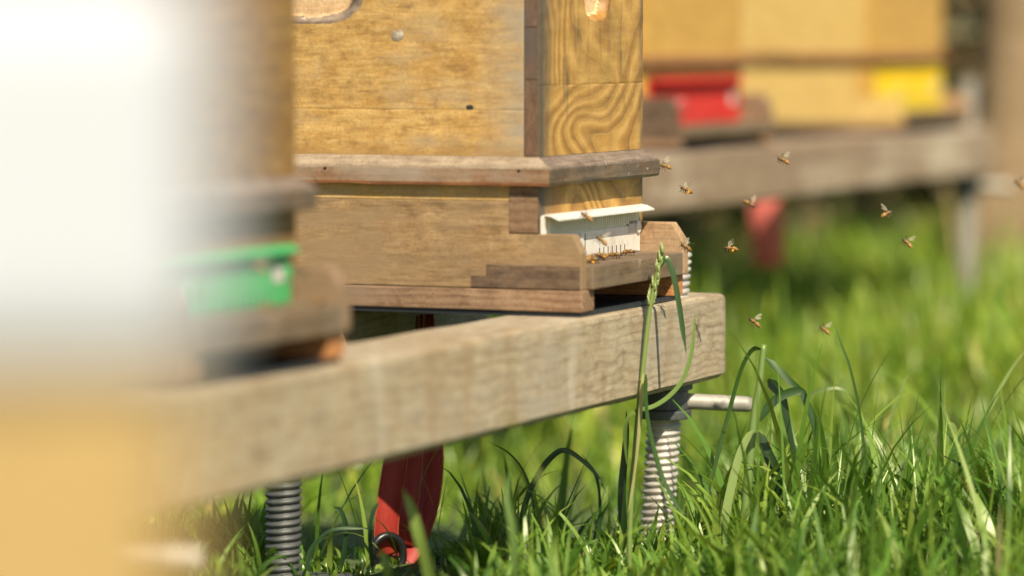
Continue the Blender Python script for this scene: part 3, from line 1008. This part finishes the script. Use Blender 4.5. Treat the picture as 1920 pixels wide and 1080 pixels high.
make_jack(3.955, 1.452, BB, 0.334, 'sunlit grey screw jack with a lever under the right end of the beam', M['zinc'], M['zinc_dark'], (rt.x, rt.y, 0), (0.01, -0.06))
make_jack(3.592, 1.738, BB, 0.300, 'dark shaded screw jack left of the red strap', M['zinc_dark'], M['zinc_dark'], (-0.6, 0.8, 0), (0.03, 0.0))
lt_ = at(388, 1048, 2.94)
make_jack(lt_.x - rt.x * 0.13, lt_.y - rt.y * 0.13, lt_.z + 0.0255, 0.30, 'blurred screw jack whose pale lever pokes out at the bottom left', M['zinc'], M['zinc_dark'], (rt.x, rt.y, 0), hl=0.13)
make_jack(6.925, BY - 0.01, BZ - 0.088, BZ + 0.085, 'distant blurred screw jack at the end of the far stand', M['zinc_mid'], M['zinc_dark'], (rt.x, rt.y, 0), hl=0.085,
          zg=ground_z(6.9, BY))
make_jack(4.95, BY + 0.385, BZ - 0.088, BZ + 0.02, 'far screw jack behind the focused hive', M['zinc'], M['zinc_dark'], (-rt.x, -rt.y, 0), zg=ground_z(4.95, BY + 0.38))


# ------------------------------------------------------------------ straps
def ribbon(bm, pts, width_vec, thick=0.0016, n=8, wid=None):
    uv = bm.loops.layers.uv.verify()
    P = smooth_path(pts, n)
    rows = []
    s = 0.0
    for i, p in enumerate(P):
        if i:
            s += (p - P[i - 1]).length
        t = (P[min(i + 1, len(P) - 1)] - P[max(i - 1, 0)]).normalized()
        w0 = width_vec(i / (len(P) - 1)) if callable(width_vec) else Vector(width_vec)
        L = w0.length
        w = (w0 - t * w0.dot(t)).normalized() * L
        nn = t.cross(w).normalized() * thick / 2
        rows.append(([bm.verts.new(p - w / 2 + nn), bm.verts.new(p + nn * 1.3), bm.verts.new(p + w / 2 + nn), bm.verts.new(p + w / 2 - nn), bm.verts.new(p - nn * 1.3), bm.verts.new(p - w / 2 - nn)], s))
    us = [0, 0.5, 1, 1, 0.5, 0]
    for (r0, s0), (r1, s1) in zip(rows, rows[1:]):
        for k in range(6):
            k2 = (k + 1) % 6
            f = bm.faces.new((r0[k], r0[k2], r1[k2], r1[k]))
            for lp, (u_, v_) in zip(f.loops, ((us[k], s0), (us[k2], s0), (us[k2], s1), (us[k], s1))):
                lp[uv].uv = (u_, v_)
    bm.faces.new(rows[0][0][::-1])
    bm.faces.new(rows[-1][0])


SD = 4.18
sp = at(770, 860, SD)
st = empty('strap', (sp.x, sp.y, HZ), 'red webbing strap hanging in loops with an iron ring below the focused hive', 'strap', 'red straps hanging under the hives')
loc0 = Vector((sp.x, sp.y, HZ))


def L(x, y, d):
    return at(x, y, d) - loc0


for nm, pts, wv in (
    ('webbing', [L(762, 590, SD + .01), L(752, 760, SD), L(742, 860, SD - .01), L(731, 930, SD - .015), L(724, 1000, SD - .01), L(732, 1040, SD)], rt * 0.026 + fw * 0.008),
    ('webbing', [L(772, 590, SD + .025), L(772, 760, SD + .02), L(770, 880, SD + .015), L(760, 960, SD + .01), L(752, 1020, SD + .015)], rt * 0.026 - fw * 0.006),
    ('webbing', [L(790, 590, SD + .04), L(800, 760, SD + .04), L(808, 860, SD + .035), L(800, 940, SD + .03), L(778, 1010, SD + .02), L(745, 1065, SD + .005), L(700, 1090, SD - .01)], rt * 0.028 - fw * 0.010)):
    bm = bmesh.new()
    ribbon(bm, pts, wv)
    build(nm, bm, M['strap'], st, True)
bm = bmesh.new()
rc = L(727, 1040, SD - 0.012)
pts = []
for k in range(25):
    a = 2 * math.pi * k / 24
    pts.append(rc + rt * 0.0165 * math.cos(a) + Vector((0, 0, 0.021 * math.sin(a))) + fw * 0.008 * math.cos(a))
add_tube(bm, pts, 0.0046, 10, False)
bmesh.ops.remove_doubles(bm, verts=bm.verts, dist=0.0004)
build('ring', bm, M['iron'], st, True)

fs = at(1440, 345, 6.55)
st2 = empty('strap', fs, 'blurred red strap loop hanging below the far beam', 'strap', 'red straps hanging under the hives')
bm = bmesh.new()
ribbon(bm, [at(1434, 340, 6.6) - fs, at(1436, 400, 6.58) - fs, at(1438, 460, 6.55) - fs, at(1440, 500, 6.53) - fs, at(1443, 470, 6.51) - fs, at(1440, 400, 6.50) - fs, at(1437, 340, 6.5) - fs],
       rt * 0.050)
build('webbing', bm, M['strap_sunlit'], st2, True)

# ------------------------------------------------------------------ foreground hive: white box on a yellow one
FD = 1.12
f0 = at(268, 720, FD)


def fg_hive():
    e = at(268, 735, FD)
    ux = Vector((rt.x, rt.y, 0))
    h = empty('beehive', (e.x, e.y, 0), 'strongly blurred white box on a yellow wooden box at the near left', 'beehive', GH)
    h.rotation_euler = (0, 0, math.atan2(ux.y, ux.x) + R(7.0))
    zt = at(268, 728, FD).z
    bm = bmesh.new()
    add_box(bm, -0.30, 0.0120, 0.0, 0.34, 0.03, zt, 0.004)
    build('lower_box', bm, M['fg_yellow'], h)
    box_obj('base_board', (-0.30, 0.0, -0.02, 0.34, 0.0, 0.029), M['bg_trim'], h, 0.002)
    bm = bmesh.new()
    add_box(bm, -0.31, 0.0230, -0.008, 0.35, zt + 0.0004, zt + 0.126, 0.029, 14)
    build('upper_box', bm, M['white_paint'], h, False)
    return h


fg_hive()


# ------------------------------------------------------------------ bees
def bee_mats():
    m, nt, bs = newmat('bee_body')
    tc = nt.nodes.new('ShaderNodeTexCoord')
    sep = nt.nodes.new('ShaderNodeSeparateXYZ')
    nt.links.new(tc.outputs['Object'], sep.inputs[0])
    x = sep.outputs[0]
    band = math_(nt, 'FRACT', math_(nt, 'MULTIPLY', x, 620.0))
    stripes = ramp(nt, [(0.0, (0.045, 0.022, 0.008)), (0.36, (0.05, 0.025, 0.01)), (0.46, (0.44, 0.20, 0.03)), (0.90, (0.50, 0.27, 0.055)), (1.0, (0.06, 0.03, 0.01))], band)
    fur = ramp(nt, [(0.3, (0.12, 0.06, 0.015)), (0.7, (0.36, 0.20, 0.055))], noise(nt, tc.outputs['Object'], 1800.0, 3.0))
    k = ramp(nt, [(0.0, (0, 0, 0)), (1.0, (1, 1, 1))], math_(nt, 'MULTIPLY', math_(nt, 'ADD', x, 0.0008), 900.0, True))
    c = mixc(nt, k, stripes, fur)
    k2 = ramp(nt, [(0.0, (0, 0, 0)), (1.0, (1, 1, 1))], math_(nt, 'MULTIPLY', math_(nt, 'SUBTRACT', x, 0.0040), 2500.0, True))
    c = mixc(nt, k2, c, (0.05, 0.035, 0.02))
    nt.links.new(c, bs.inputs['Base Color'])
    bs.inputs['Roughness'].default_value = 0.45
    w = bpy.data.materials.new('bee_wing')
    w.use_nodes = True
    t = w.node_tree
    p = t.nodes['Principled BSDF']
    p.inputs['Base Color'].default_value = (0.42, 0.36, 0.25, 1)
    p.inputs['Roughness'].default_value = 0.25
    v = coords(t, (1, 1, 1), False)
    vo = t.nodes.new('ShaderNodeTexVoronoi')
    vo.feature = 'DISTANCE_TO_EDGE'
    vo.inputs['Scale'].default_value = 700.0
    t.links.new(v, vo.inputs['Vector'])
    t.links.new(ramp(t, [(0.04, (0.7, 0.7, 0.7)), (0.12, (0.2, 0.2, 0.2))], vo.outputs[0]), p.inputs['Alpha'])
    return m, w


M['bee'], M['wing'] = bee_mats()
M['bee_dark'] = plain('bee_leg', (0.10, 0.05, 0.02), 0.5)
M['pollen'] = plain('pollen', (0.80, 0.36, 0.01), 0.8)


def bee_body():
    bm = bmesh.new()
    prof = [(-0.0078, 0.0001), (-0.0074, 0.0007), (-0.0064, 0.0014), (-0.0050, 0.0020), (-0.0035, 0.00225), (-0.0020, 0.0020), (-0.0010, 0.0012), (-0.0006, 0.0008),
            (-0.0001, 0.0014), (0.0010, 0.0021), (0.0022, 0.0022), (0.0032, 0.0016), (0.0038, 0.0008), (0.0042, 0.0009), (0.0047, 0.0016), (0.0055, 0.0016), (0.0061, 0.0010), (0.0064, 0.0001)]
    rows = []
    for x, r in prof:
        zo = -0.0006 * max(0, -x / 0.0078) ** 2 * 2 - (0.0005 if x > 0.0042 else 0)
        fl = 0.62 if x > 0.0042 else 1.0
        rows.append([bm.verts.new((x, r * 1.05 * math.cos(2 * math.pi * k / 14), zo + r * 0.95 * math.sin(2 * math.pi * k / 14))) for k in range(14)])
    for r0, r1 in zip(rows, rows[1:]):
        for k in range(14):
            bm.faces.new((r0[k], r0[(k + 1) % 14], r1[(k + 1) % 14], r1[k]))
    bm.faces.new(rows[0][::-1])
    bm.faces.new(rows[-1])
    for s in (-1, 1):      # antennae
        add_tube(bm, [(0.0060, s * 0.0006, 0.0001), (0.0072, s * 0.0013, 0.0010), (0.0088, s * 0.0020, 0.0004)], 0.00014, 5)
    return bm


def wing_bm(s, fly, hind):
    bm = bmesh.new()
    Lw, wd = (0.0092, 0.0031) if not hind else (0.0065, 0.0022)
    out = [(0, 0), (0.25, 0.42), (0.6, 0.62), (0.88, 0.55), (1.0, 0.2), (0.95, -0.15), (0.7, -0.38), (0.3, -0.22)]
    x0 = 0.0022 if not hind else 0.0010
    vs = []
    for a, b in out:
        al, pr = a * Lw, b * wd
        if fly:
            d = Vector((-0.38 if not hind else -0.72, s * 0.62, 0.70)).normalized()
            n_ = Vector((0.9, s * 0.25, 0.25)).normalized()
        else:
            d = Vector((-0.93, s * 0.36, 0.03)).normalized()
            n_ = Vector((0.3, s * 0.93, -0.12)).normalized()
        vs.append(Vector((x0, s * 0.0012, 0.0017)) + d * al + n_ * pr)
    top = [bm.verts.new(v) for v in vs]
    bm.faces.new(top)
    return bm


def leg_bm(s, k, fly):
    bm = bmesh.new()
    x = (0.0026, 0.0014, 0.0002)[k]
    sx = (0.0016, -0.0004, -0.0026)[k]
    dz = 0.0 if fly else -0.0004
    add_tube(bm, [(x, s * 0.0012, -0.0014), (x + sx * 0.4, s * 0.0028, -0.0016), (x + sx * 0.8, s * 0.0034, -0.0030 + dz), (x + sx * 1.2, s * 0.0038, -0.0042 + dz)],
             [0.00030, 0.00036, 0.00034, 0.00016], 6)
    return bm


def make_bee(fly):
    b = empty('honey_bee')
    body = build('body', bee_body(), M['bee'], b, True)
    for s in (-1, 1):
        for hd in (False, True):
            build('wing', wing_bm(s, fly, hd), M['wing'], b, True)
        for k in range(3):
            build('leg', leg_bm(s, k, fly), M['bee_dark'], b, True)
    return b


def copy_tree(o, parent=None):
    c = o.copy()
    COL.objects.link(c)
    c.parent = parent
    for ch in o.children:
        copy_tree(ch, c)
    return c


bee_fly, bee_sit = make_bee(True), make_bee(False)
used = set()


def put_bee(loc, head, up, label, fly=True, scale=1.0, pollen=False):
    src = bee_fly if fly else bee_sit
    if src in used:
        b = copy_tree(src)
        for ch in list(b.children):
            if ch.name.startswith('pollen'):
                bpy.data.objects.remove(ch)
    else:
        b = src
        used.add(src)
    f = Vector(head).normalized()
    u = Vector(up)
    u = (u - f * u.dot(f)).normalized()
    s = u.cross(f)
    m = Matrix((f, s, u)).transposed().to_4x4()
    b.matrix_world = Matrix.Translation(loc) @ m @ Matrix.Scale(scale, 4)
    if pollen:
        for q in (-1, 1):
            bm = bmesh.new()
            bmesh.ops.create_icosphere(bm, subdivisions=2, radius=0.0012, matrix=Matrix.Translation((-0.0016, q * 0.0032, -0.0028)))
            build('pollen_basket', bm, M['pollen'], b, True)
    tag(b, label, 'bee', 'honey bees around the hive entrances')
    return b


UP = Vector((0, 0, 1))


def img(ax, ay, az=0.0):
    """a direction: right, up, away in the view"""
    return rt * ax + UP * ay + dh * az


FLY = [  # px, py, depth, heading, up, pollen, label
    (1247, 311, 4.20, img(-1, 0.22, .3), img(.2, 1, -.4), 0, 'bee flying right at the tip of the hive moulding'),
    (1287, 355, 4.16, img(-.8, 0.35, -.3), img(.1, 1, .2), 1, 'bee with pollen flying beside the white entrance flap, just below the moulding tip'),
    (1469, 300, 4.22, img(-.8, .35, .4), img(.2, 1, -.2), 0, 'highest of the flying bees, in front of the far beam'),
    (1406, 382, 4.32, img(.8, -.45, -.3), img(.5, 1, -.3), 0, 'softly blurred bee in front of the far red strap'),
    (1370, 465, 4.10, img(-1, .12, -.1), img(.0, 1, .2), 1, 'sharp bee carrying pollen in flight right of the landing board'),
    (1663, 400, 4.20, img(.8, .3, .5), img(-.1, 1, -.4), 0, 'bee in flight below the pale end of the far beam'),
    (1701, 455, 4.22, img(-.6, .55, .6), img(.4, 1, -.3), 0, 'bee climbing just lower right of another, over the far grass'),
    (1415, 604, 4.12, img(-.75, .55, .1), img(.5, 1, -.5), 0, 'striped bee flying above the bent grass stem, right of the beam end'),
    (1546, 618, 4.24, img(-.75, .5, .6), img(.3, 1, -.3), 0, 'lowest bee in flight, at the tip of a thin grass blade'),
    (1100, 405, 3.915, img(-.75, .5, .5), img(.5, 1, -.4), 0, 'bee hovering in front of the white entrance flap'),
    (1128, 450, 3.94, img(-.75, .6, .5), img(.5, 1, -.4), 0, 'bee hovering in front of the white plate below the flap'),
    (1287, 463, 4.02, img(-.75, .5, -.5), img(.4, 1, -.2), 0, 'bee passing between the landing cheek and the silver thread'),
    (1912, 345, 4.40, img(-.6, .6, .5), img(.4, 1, 0), 0, 'bee cut by the right edge of the view'),
    (1338, 406, 5.90, img(-.8, .3, .5), img(.3, 1, 0), 1, 'orange smudge of a bee far out of focus left of the far strap'),
    (1806, 512, 5.70, img(.8, .3, .5), img(.3, 1, 0), 0, 'dim smudge of a bee far out of focus over the grass at right'),
    (487, 500, 3.20, img(-.8, .3, .5), img(.3, 1, 0), 0, 'blurred bee in front of the green entrance'),
]
for px, py, d, hd, up, pol, lb in FLY:
    put_bee(at(px, py, d), hd, up, lb, True, 1.12, bool(pol))

LZ = HZ + 0.0515 + 0.0045
for x, y, hd, pol, lb in (
    (0.060, -0.036, (0.6, -0.5, 0), 1, 'bee with an orange pollen load at the near end of the landing board'),
    (0.046, -0.026, (-0.3, 1, 0), 0, 'blurred bee tucked against the near cheek of the landing board'),
    (0.103, -0.018, (1, -0.25, 0), 0, 'leftmost bee of the row walking below the white plate'),
    (0.128, -0.018, (-0.9, -0.5, 0), 0, 'middle bee of the row below the comb slots'),
    (0.151, -0.026, (0.5, -0.9, 0), 0, 'bee facing out below the comb slots'),
    (0.072, -0.020, (0.2, 0.9, 0), 0, 'bee beside the orange pollen load, facing the white plate'),
    (0.116, -0.027, (0.9, 0.35, 0), 0, 'bee in front of the row below the comb slots'),
    (0.140, -0.013, (-0.3, 0.9, 0), 0, 'bee pressed against the white plate below the comb slots'),
    (0.207, -0.020, (0.7, -0.8, 0), 0, 'lone bee on the landing board nearest the far cheek')):
    put_bee(Vector((3.616 + x, 1.461 + y, LZ)), hd, (0, 0, 1), lb, False, 1.15, bool(pol))
put_bee(Vector((3.616 - 0.872 + 0.185, 1.461 - 0.03, LZ)), (0.5, -0.8, 0), (0, 0, 1), 'blurred bee with pollen on the landing board of the green entrance', False, 1.0, True)
put_bee(Vector((3.616 - 0.872 + 0.262, 1.461 - 0.042, LZ)), (0.9, -0.3, 0), (0, 0, 1), 'blurred bee at the far end of the green hive landing board', False)


# ------------------------------------------------------------------ hero grass plants
def leaf_ribbon(name, pts, w0, w1, tint, parent, org, facing=0.75, d=4.1, tipd=0.0, keel=0.12, n=7, stem=False):
    """a grass leaf through image points at depth d, wide side partly turned to the view"""
    P = []
    for i, q in enumerate(pts):
        dd = (q[2] if len(q) > 2 else d + tipd * i / (len(pts) - 1))
        P.append(at(q[0], q[1], dd) - org)
    P = smooth_path(P, n)
    bm = bmesh.new()
    k = len(P)
    if stem:
        rad = [0.5 * (w0 + (w1 - w0) * i / (k - 1)) for i in range(k)]
        add_tube(bm, P, rad, 8)
        o = build(name, bm, M['grass'], parent, True)
    else:
        rows = []
        for i, p in enumerate(P):
            t_ = i / (k - 1)
            tan = (P[min(i + 1, k - 1)] - P[max(i - 1, 0)]).normalized()
            sd = tan.cross(fw).normalized()
            ph = facing + 0.35 * math.sin(t_ * 5 + w0 * 900)
            wv = (sd * math.cos(ph) + fw * math.sin(ph))
            w = w0 + (w1 - w0) * t_
            w *= min(1.0, (1 - t_) * 5 + 0.06) * min(1.0, 0.25 + t_ * 7)
            nn = tan.cross(wv).normalized()
            rows.append([bm.verts.new(p - wv * w / 2 + nn * w * keel), bm.verts.new(p), bm.verts.new(p + wv * w / 2 + nn * w * keel)])
        for r0, r1 in zip(rows, rows[1:]):
            for j in range(2):
                bm.faces.new((r0[j], r0[j + 1], r1[j + 1], r1[j]))
        o = build(name, bm, M['grass'], parent, True)
    me = o.data
    ca = me.color_attributes.new('tint', 'FLOAT_COLOR', 'POINT')
    ca.data.foreach_set('color', np.tile(np.array(list(tint) + [1.0], np.float32), len(me.vertices)))
    return o


GRN, SHADED, PALE, YEL = (0.15, 0.235, 0.04), (0.018, 0.05, 0.011), (0.30, 0.39, 0.11), (0.50, 0.46, 0.20)  # darkest leaf tint carries the shade of sides turned from the sun
PX = 4.1 / 7200


def plant(name, base, label, group='tall grass plants in front of the stand'):
    o = empty(name, base, label, 'grass plant', group)
    return o, Vector(base)


# the stem with a seed head in front of the landing board
pa, oa = plant('grass_plant', at(1181, 1068, 4.02), 'tall grass stem with a pale green seed head crossing the beam end')
leaf_ribbon('stem', [(1180, 1070), (1181, 990), (1186, 900), (1196, 780), (1206, 690), (1217, 590), (1228, 530), (1240, 480)], 11 * PX, 8 * PX, (0.27, 0.36, 0.10), pa, oa, d=4.02, stem=True)
bm = bmesh.new()
for k in range(46):
    t_ = k / 45
    c = at(1219 + 24 * t_, 580 - 108 * t_, 4.02) - oa
    a = random.uniform(0, 2 * math.pi)
    off = rt * math.cos(a) * 0.0035 * (1 - 0.4 * t_) + fw * math.sin(a) * 0.003
    add_tube(bm, [c + off * 0.3, c + off + UP * 0.004, c + off * 1.2 + UP * 0.011], [0.0006, 0.0017, 0.0002], 6)
sh = build('seed_head', bm, M['grass'], pa, True)
ca = sh.data.color_attributes.new('tint', 'FLOAT_COLOR', 'POINT')
ca.data.foreach_set('color', np.tile(np.array([0.36, 0.42, 0.14, 1.0], np.float32), len(sh.data.vertices)))
leaf_ribbon('leaf', [(1236, 505), (1243, 490), (1251, 487), (1262, 515), (1273, 570), (1281, 625), (1287, 665)], 14 * PX, 8 * PX, (0.032, 0.085, 0.016), pa, oa, 0.35, 4.02)
leaf_ribbon('leaf', [(1176, 870), (1173, 815), (1178, 785), (1195, 771), (1226, 762), (1256, 742), (1280, 712), (1296, 665), (1302, 610), (1303, 585)], 13 * PX, 6 * PX, (0.20, 0.31, 0.07), pa, oa, 0.55, 4.02)
leaf_ribbon('leaf', [(1211, 702), (1209, 735), (1214, 790), (1228, 850), (1246, 905), (1272, 950), (1290, 968)], 13 * PX, 6 * PX, (0.05, 0.115, 0.02), pa, oa, 0.5, 4.0)
leaf_ribbon('leaf', [(1206, 700), (1200, 780), (1190, 880), (1178, 960)], 9 * PX, 7 * PX, YEL, pa, oa, 0.5, 4.01)
leaf_ribbon('leaf', [(1172, 1010), (1166, 930), (1172, 850), (1176, 800), (1174, 770)], 18 * PX, 8 * PX, SHADED, pa, oa, 0.5, 4.06)

# the broken stem right of the jack
pb, ob = plant('grass_plant', at(1394, 1066, 4.1), 'broken off grass stem with drooping dark leaves right of the lever')
leaf_ribbon('stem', [(1394, 1064), (1398, 960), (1406, 860), (1414, 780), (1424, 720), (1432, 646)], 21 * PX, 11 * PX, (0.24, 0.35, 0.10), pb, ob, stem=True)
for pts, w0, w1, c, fc, d in (
    ([(1427, 655), (1412, 654), (1396, 676), (1382, 715), (1366, 775), (1349, 840), (1336, 895), (1328, 945)], 13, 6, (0.045, 0.105, 0.018), 0.4, 4.08),
    ([(1434, 671), (1455, 690), (1480, 715), (1503, 737), (1520, 772), (1540, 815), (1558, 866)], 16, 10, (0.035, 0.09, 0.015), 0.3, 4.1),
    ([(1440, 711), (1452, 725), (1466, 745), (1476, 795), (1487, 850), (1497, 915), (1512, 970)], 21, 8, (0.02, 0.055, 0.012), 0.3, 4.12),
    ([(1425, 790), (1445, 758), (1470, 740), (1498, 733), (1508, 745), (1523, 790), (1531, 840), (1533, 905)], 18, 10, (0.03, 0.08, 0.015), 0.35, 4.06),
    ([(1418, 812), (1434, 840), (1450, 880), (1462, 930), (1468, 985)], 27, 11, SHADED, 0.3, 4.14),
    ([(1422, 810), (1440, 845), (1462, 890), (1482, 940), (1500, 985)], 17, 8, SHADED, 0.25, 4.12),
    ([(1354, 1050), (1360, 970), (1374, 900), (1388, 850), (1404, 818), (1412, 806)], 18, 12, (0.32, 0.42, 0.13), 0.3, 4.05),
    ([(1476, 905), (1490, 910), (1505, 935), (1514, 985), (1510, 1020)], 24, 9, SHADED, 0.4, 4.1)):
    leaf_ribbon('leaf', pts, w0 * PX, w1 * PX, c, pb, ob, fc, d)

# thin blades on the right
pc, oc = plant('grass_plant', at(1625, 1066, 4.12), 'thin upright grass blades with a long curved tip at the right')
for pts, w0, w1, c, d in (
    ([(1626, 1050), (1626, 950), (1622, 860), (1612, 775), (1594, 690), (1575, 640), (1562, 600)], 11, 3, (0.12, 0.22, 0.06), 4.15),
    ([(1655, 1050), (1660, 920), (1668, 800), (1690, 730), (1705, 700)], 9, 4, PALE, 4.3),
    ([(1700, 1050), (1706, 900), (1712, 800), (1724, 728)], 7, 3, GRN, 4.2),
    ([(1790, 1050), (1796, 930), (1806, 830), (1828, 715)], 7, 3, GRN, 4.2),
    ([(1590, 1050), (1592, 960), (1560, 900), (1530, 870), (1500, 862)], 9, 4, GRN, 4.2),
    ([(1500, 760), (1530, 735), (1565, 728), (1600, 740)], 6, 4, (0.12, 0.2, 0.05), 4.35),
    ([(1810, 1050), (1818, 930), (1806, 860), (1790, 800), (1772, 792)], 12, 5, PALE, 4.2),
    ([(1860, 1060), (1846, 980), (1832, 920), (1812, 880), (1760, 850)], 14, 6, SHADED, 4.12),
    ([(1905, 1060), (1890, 1000), (1870, 960), (1862, 930)], 16, 8, SHADED, 4.08),
    ([(1560, 1060), (1580, 980), (1590, 900), (1598, 840)], 14, 6, GRN, 4.08),
    ([(1850, 780), (1880, 720), (1905, 680), (1925, 655)], 8, 4, PALE, 4.3)):
    leaf_ribbon('leaf', pts, w0 * PX, w1 * PX, c, pc, oc, 0.4, d)

# arching shaded blades below the beam
pd, od = plant('grass_plant', at(985, 1060, 4.1), 'dark arched grass blade in the shade between strap and jack')
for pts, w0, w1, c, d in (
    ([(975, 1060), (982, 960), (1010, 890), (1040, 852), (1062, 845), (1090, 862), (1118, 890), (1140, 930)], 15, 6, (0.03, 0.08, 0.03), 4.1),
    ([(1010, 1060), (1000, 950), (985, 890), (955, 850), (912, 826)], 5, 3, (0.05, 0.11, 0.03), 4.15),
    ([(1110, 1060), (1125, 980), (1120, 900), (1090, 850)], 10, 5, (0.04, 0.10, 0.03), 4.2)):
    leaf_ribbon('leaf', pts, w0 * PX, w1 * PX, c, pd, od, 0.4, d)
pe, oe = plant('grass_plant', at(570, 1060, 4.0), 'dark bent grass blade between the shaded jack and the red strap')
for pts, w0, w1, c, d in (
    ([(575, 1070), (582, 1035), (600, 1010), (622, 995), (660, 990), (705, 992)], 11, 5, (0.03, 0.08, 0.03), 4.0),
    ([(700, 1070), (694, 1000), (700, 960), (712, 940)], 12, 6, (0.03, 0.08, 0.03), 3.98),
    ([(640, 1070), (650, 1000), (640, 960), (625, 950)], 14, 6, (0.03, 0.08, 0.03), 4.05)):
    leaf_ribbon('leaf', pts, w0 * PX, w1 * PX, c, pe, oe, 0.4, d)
pf, of2 = plant('grass_plant', at(800, 1085, 3.55), 'blurred light green blade in front of the red strap')
for pts, w0, w1, c, d in (
    ([(812, 1100), (800, 1050), (785, 1000), (772, 955), (755, 915)], 26, 12, (0.24, 0.34, 0.07), 3.62),
    ([(730, 1090), (722, 1050), (712, 1030)], 16, 10, (0.2, 0.3, 0.06), 3.7),
    ([(968, 1090), (962, 1000), (950, 930), (958, 880)], 16, 8, (0.16, 0.26, 0.06), 3.66),
    ([(1030, 930), (1005, 880), (965, 800), (935, 752)], 8, 4, (0.3, 0.36, 0.08), 3.3)):
    leaf_ribbon('leaf', pts, w0 * PX, w1 * PX, c, pf, of2, 0.3, d)


# ------------------------------------------------------------------ trees and shrubs behind
def leaf_mat():
    m, nt, bs = newmat('shrub_leaf')
    g = nt.nodes.new('ShaderNodeNewGeometry')
    c = ramp(nt, [(0.0, (0.06, 0.07, 0.024)), (0.5, (0.13, 0.11, 0.04)), (1.0, (0.22, 0.15, 0.07))], g.outputs['Random Per Island'])
    nt.links.new(c, bs.inputs['Base Color'])
    bs.inputs['Roughness'].default_value = 0.6
    return m


M['leaf'] = leaf_mat()


def crown(name, n, rad, ctr, size, parent):
    cl = RNG.normal(0, 1, (18, 3))
    cl /= np.linalg.norm(cl, axis=1, keepdims=True)
    cl *= RNG.uniform(0.35, 0.95, (18, 1))
    idx = RNG.integers(0, 18, n)
    p = (cl[idx] + RNG.normal(0, 0.20, (n, 3))) * np.array(rad) + np.array(ctr)
    a = RNG.normal(0, 1, (n, 3))
    a /= np.linalg.norm(a, axis=1, keepdims=True)
    b = np.cross(a, RNG.normal(0, 1, (n, 3)))
    b /= np.linalg.norm(b, axis=1, keepdims=True)
    s = size * RNG.uniform(0.6, 1.3, (n, 1))
    V = np.stack([p - a * s, p - b * s * .45, p + a * s, p + b * s * .45], 1).reshape(-1, 3).astype(np.float32)
    V[:, 2] = np.maximum(V[:, 2], 0.02)
    me = bpy.data.meshes.new(name)
    me.from_pydata(V.tolist(), [], [(4 * i, 4 * i + 1, 4 * i + 2, 4 * i + 3) for i in range(n)])
    me.materials.append(M['leaf'])
    return link(bpy.data.objects.new(name, me), parent)


def tree(px, d, r, h, label, crown_r):
    p = at(px, 300, d)
    z = ground_z(p.x, p.y)
    t = empty('tree', (p.x, p.y, z), label, 'tree', 'trees behind the far hives')
    bm = bmesh.new()
    n = 12
    pts = [(0.04 * math.sin(k * .9 + px), 0.03 * math.cos(k * 1.3), -0.05 + (h + 0.05) * k / n) for k in range(n + 1)]
    add_tube(bm, pts, [r * (1.35 if k == 0 else 1.0 - 0.5 * k / n) for k in range(n + 1)], 16)
    for k in range(5):
        a = k * 1.9
        b0 = Vector(pts[8 + k % 4])
        add_tube(bm, [b0, b0 + Vector((math.cos(a) * .3, math.sin(a) * .3, .3)), b0 + Vector((math.cos(a) * .7, math.sin(a) * .7, .75))], [r * .4, r * .25, r * .1], 8)
    for v in bm.verts:
        v.co += v.normal * 0 + Vector((1, 1, 0)) * 0.008 * mnoise.noise(v.co * 14)
    build('trunk', bm, M['bark'], t, True)
    crown('crown', 1600, (crown_r, crown_r, crown_r * .8), (0, 0, h + 0.3), 0.07, t)


tree(1878, 7.9, 0.092, 2.4, 'brown tree trunk at the right edge behind the yellow entrance hive', 0.9)
tree(1985, 9.6, 0.10, 2.8, 'tree beyond the right edge of the view', 1.0)
tree(700, 10.5, 0.10, 2.8, 'tree hidden behind the focused hive', 1.0)
for i, (px, d, w, hh) in enumerate(((1270, 7.9, 0.24, 0.60), (1520, 8.6, 0.34, 0.62), (1720, 9.0, 0.36, 0.7), (2190, 8.9, 0.5, 0.8), (1010, 8.3, 0.5, 0.7), (2150, 10.2, .7, .8), (600, 10.6, .7, .8))):  # first shrub is added, a dark mass standing in for the stand's shade
    p = at(px, 300, d)
    z = ground_z(p.x, p.y)
    s = empty('shrub', (p.x, p.y, z),
              ['dark shrub added for the shade under the red entrance hive', 'olive shrub between the two far hives', 'brownish shrub behind the yellow entrance hive', 'shrub behind the right tree trunk',
               'shrub hidden behind the focused hive', 'shrub beyond the right edge', 'shrub beyond the left part of the stand'][i], 'shrub', 'shrubs behind the far hives')
    crown('foliage', 3200, (w, w * .6, hh), (0, 0, hh * .55), 0.04, s)
    bm = bmesh.new()
    for k in range(4):
        a = k * 1.6
        add_tube(bm, [(0.03 * math.cos(a), 0.03 * math.sin(a), -0.03), (0.1 * math.cos(a), 0.1 * math.sin(a), .3), (0.25 * math.cos(a), 0.25 * math.sin(a), .7)], [.015, .012, .006], 6)
    build('stem', bm, M['bark'], s, True)
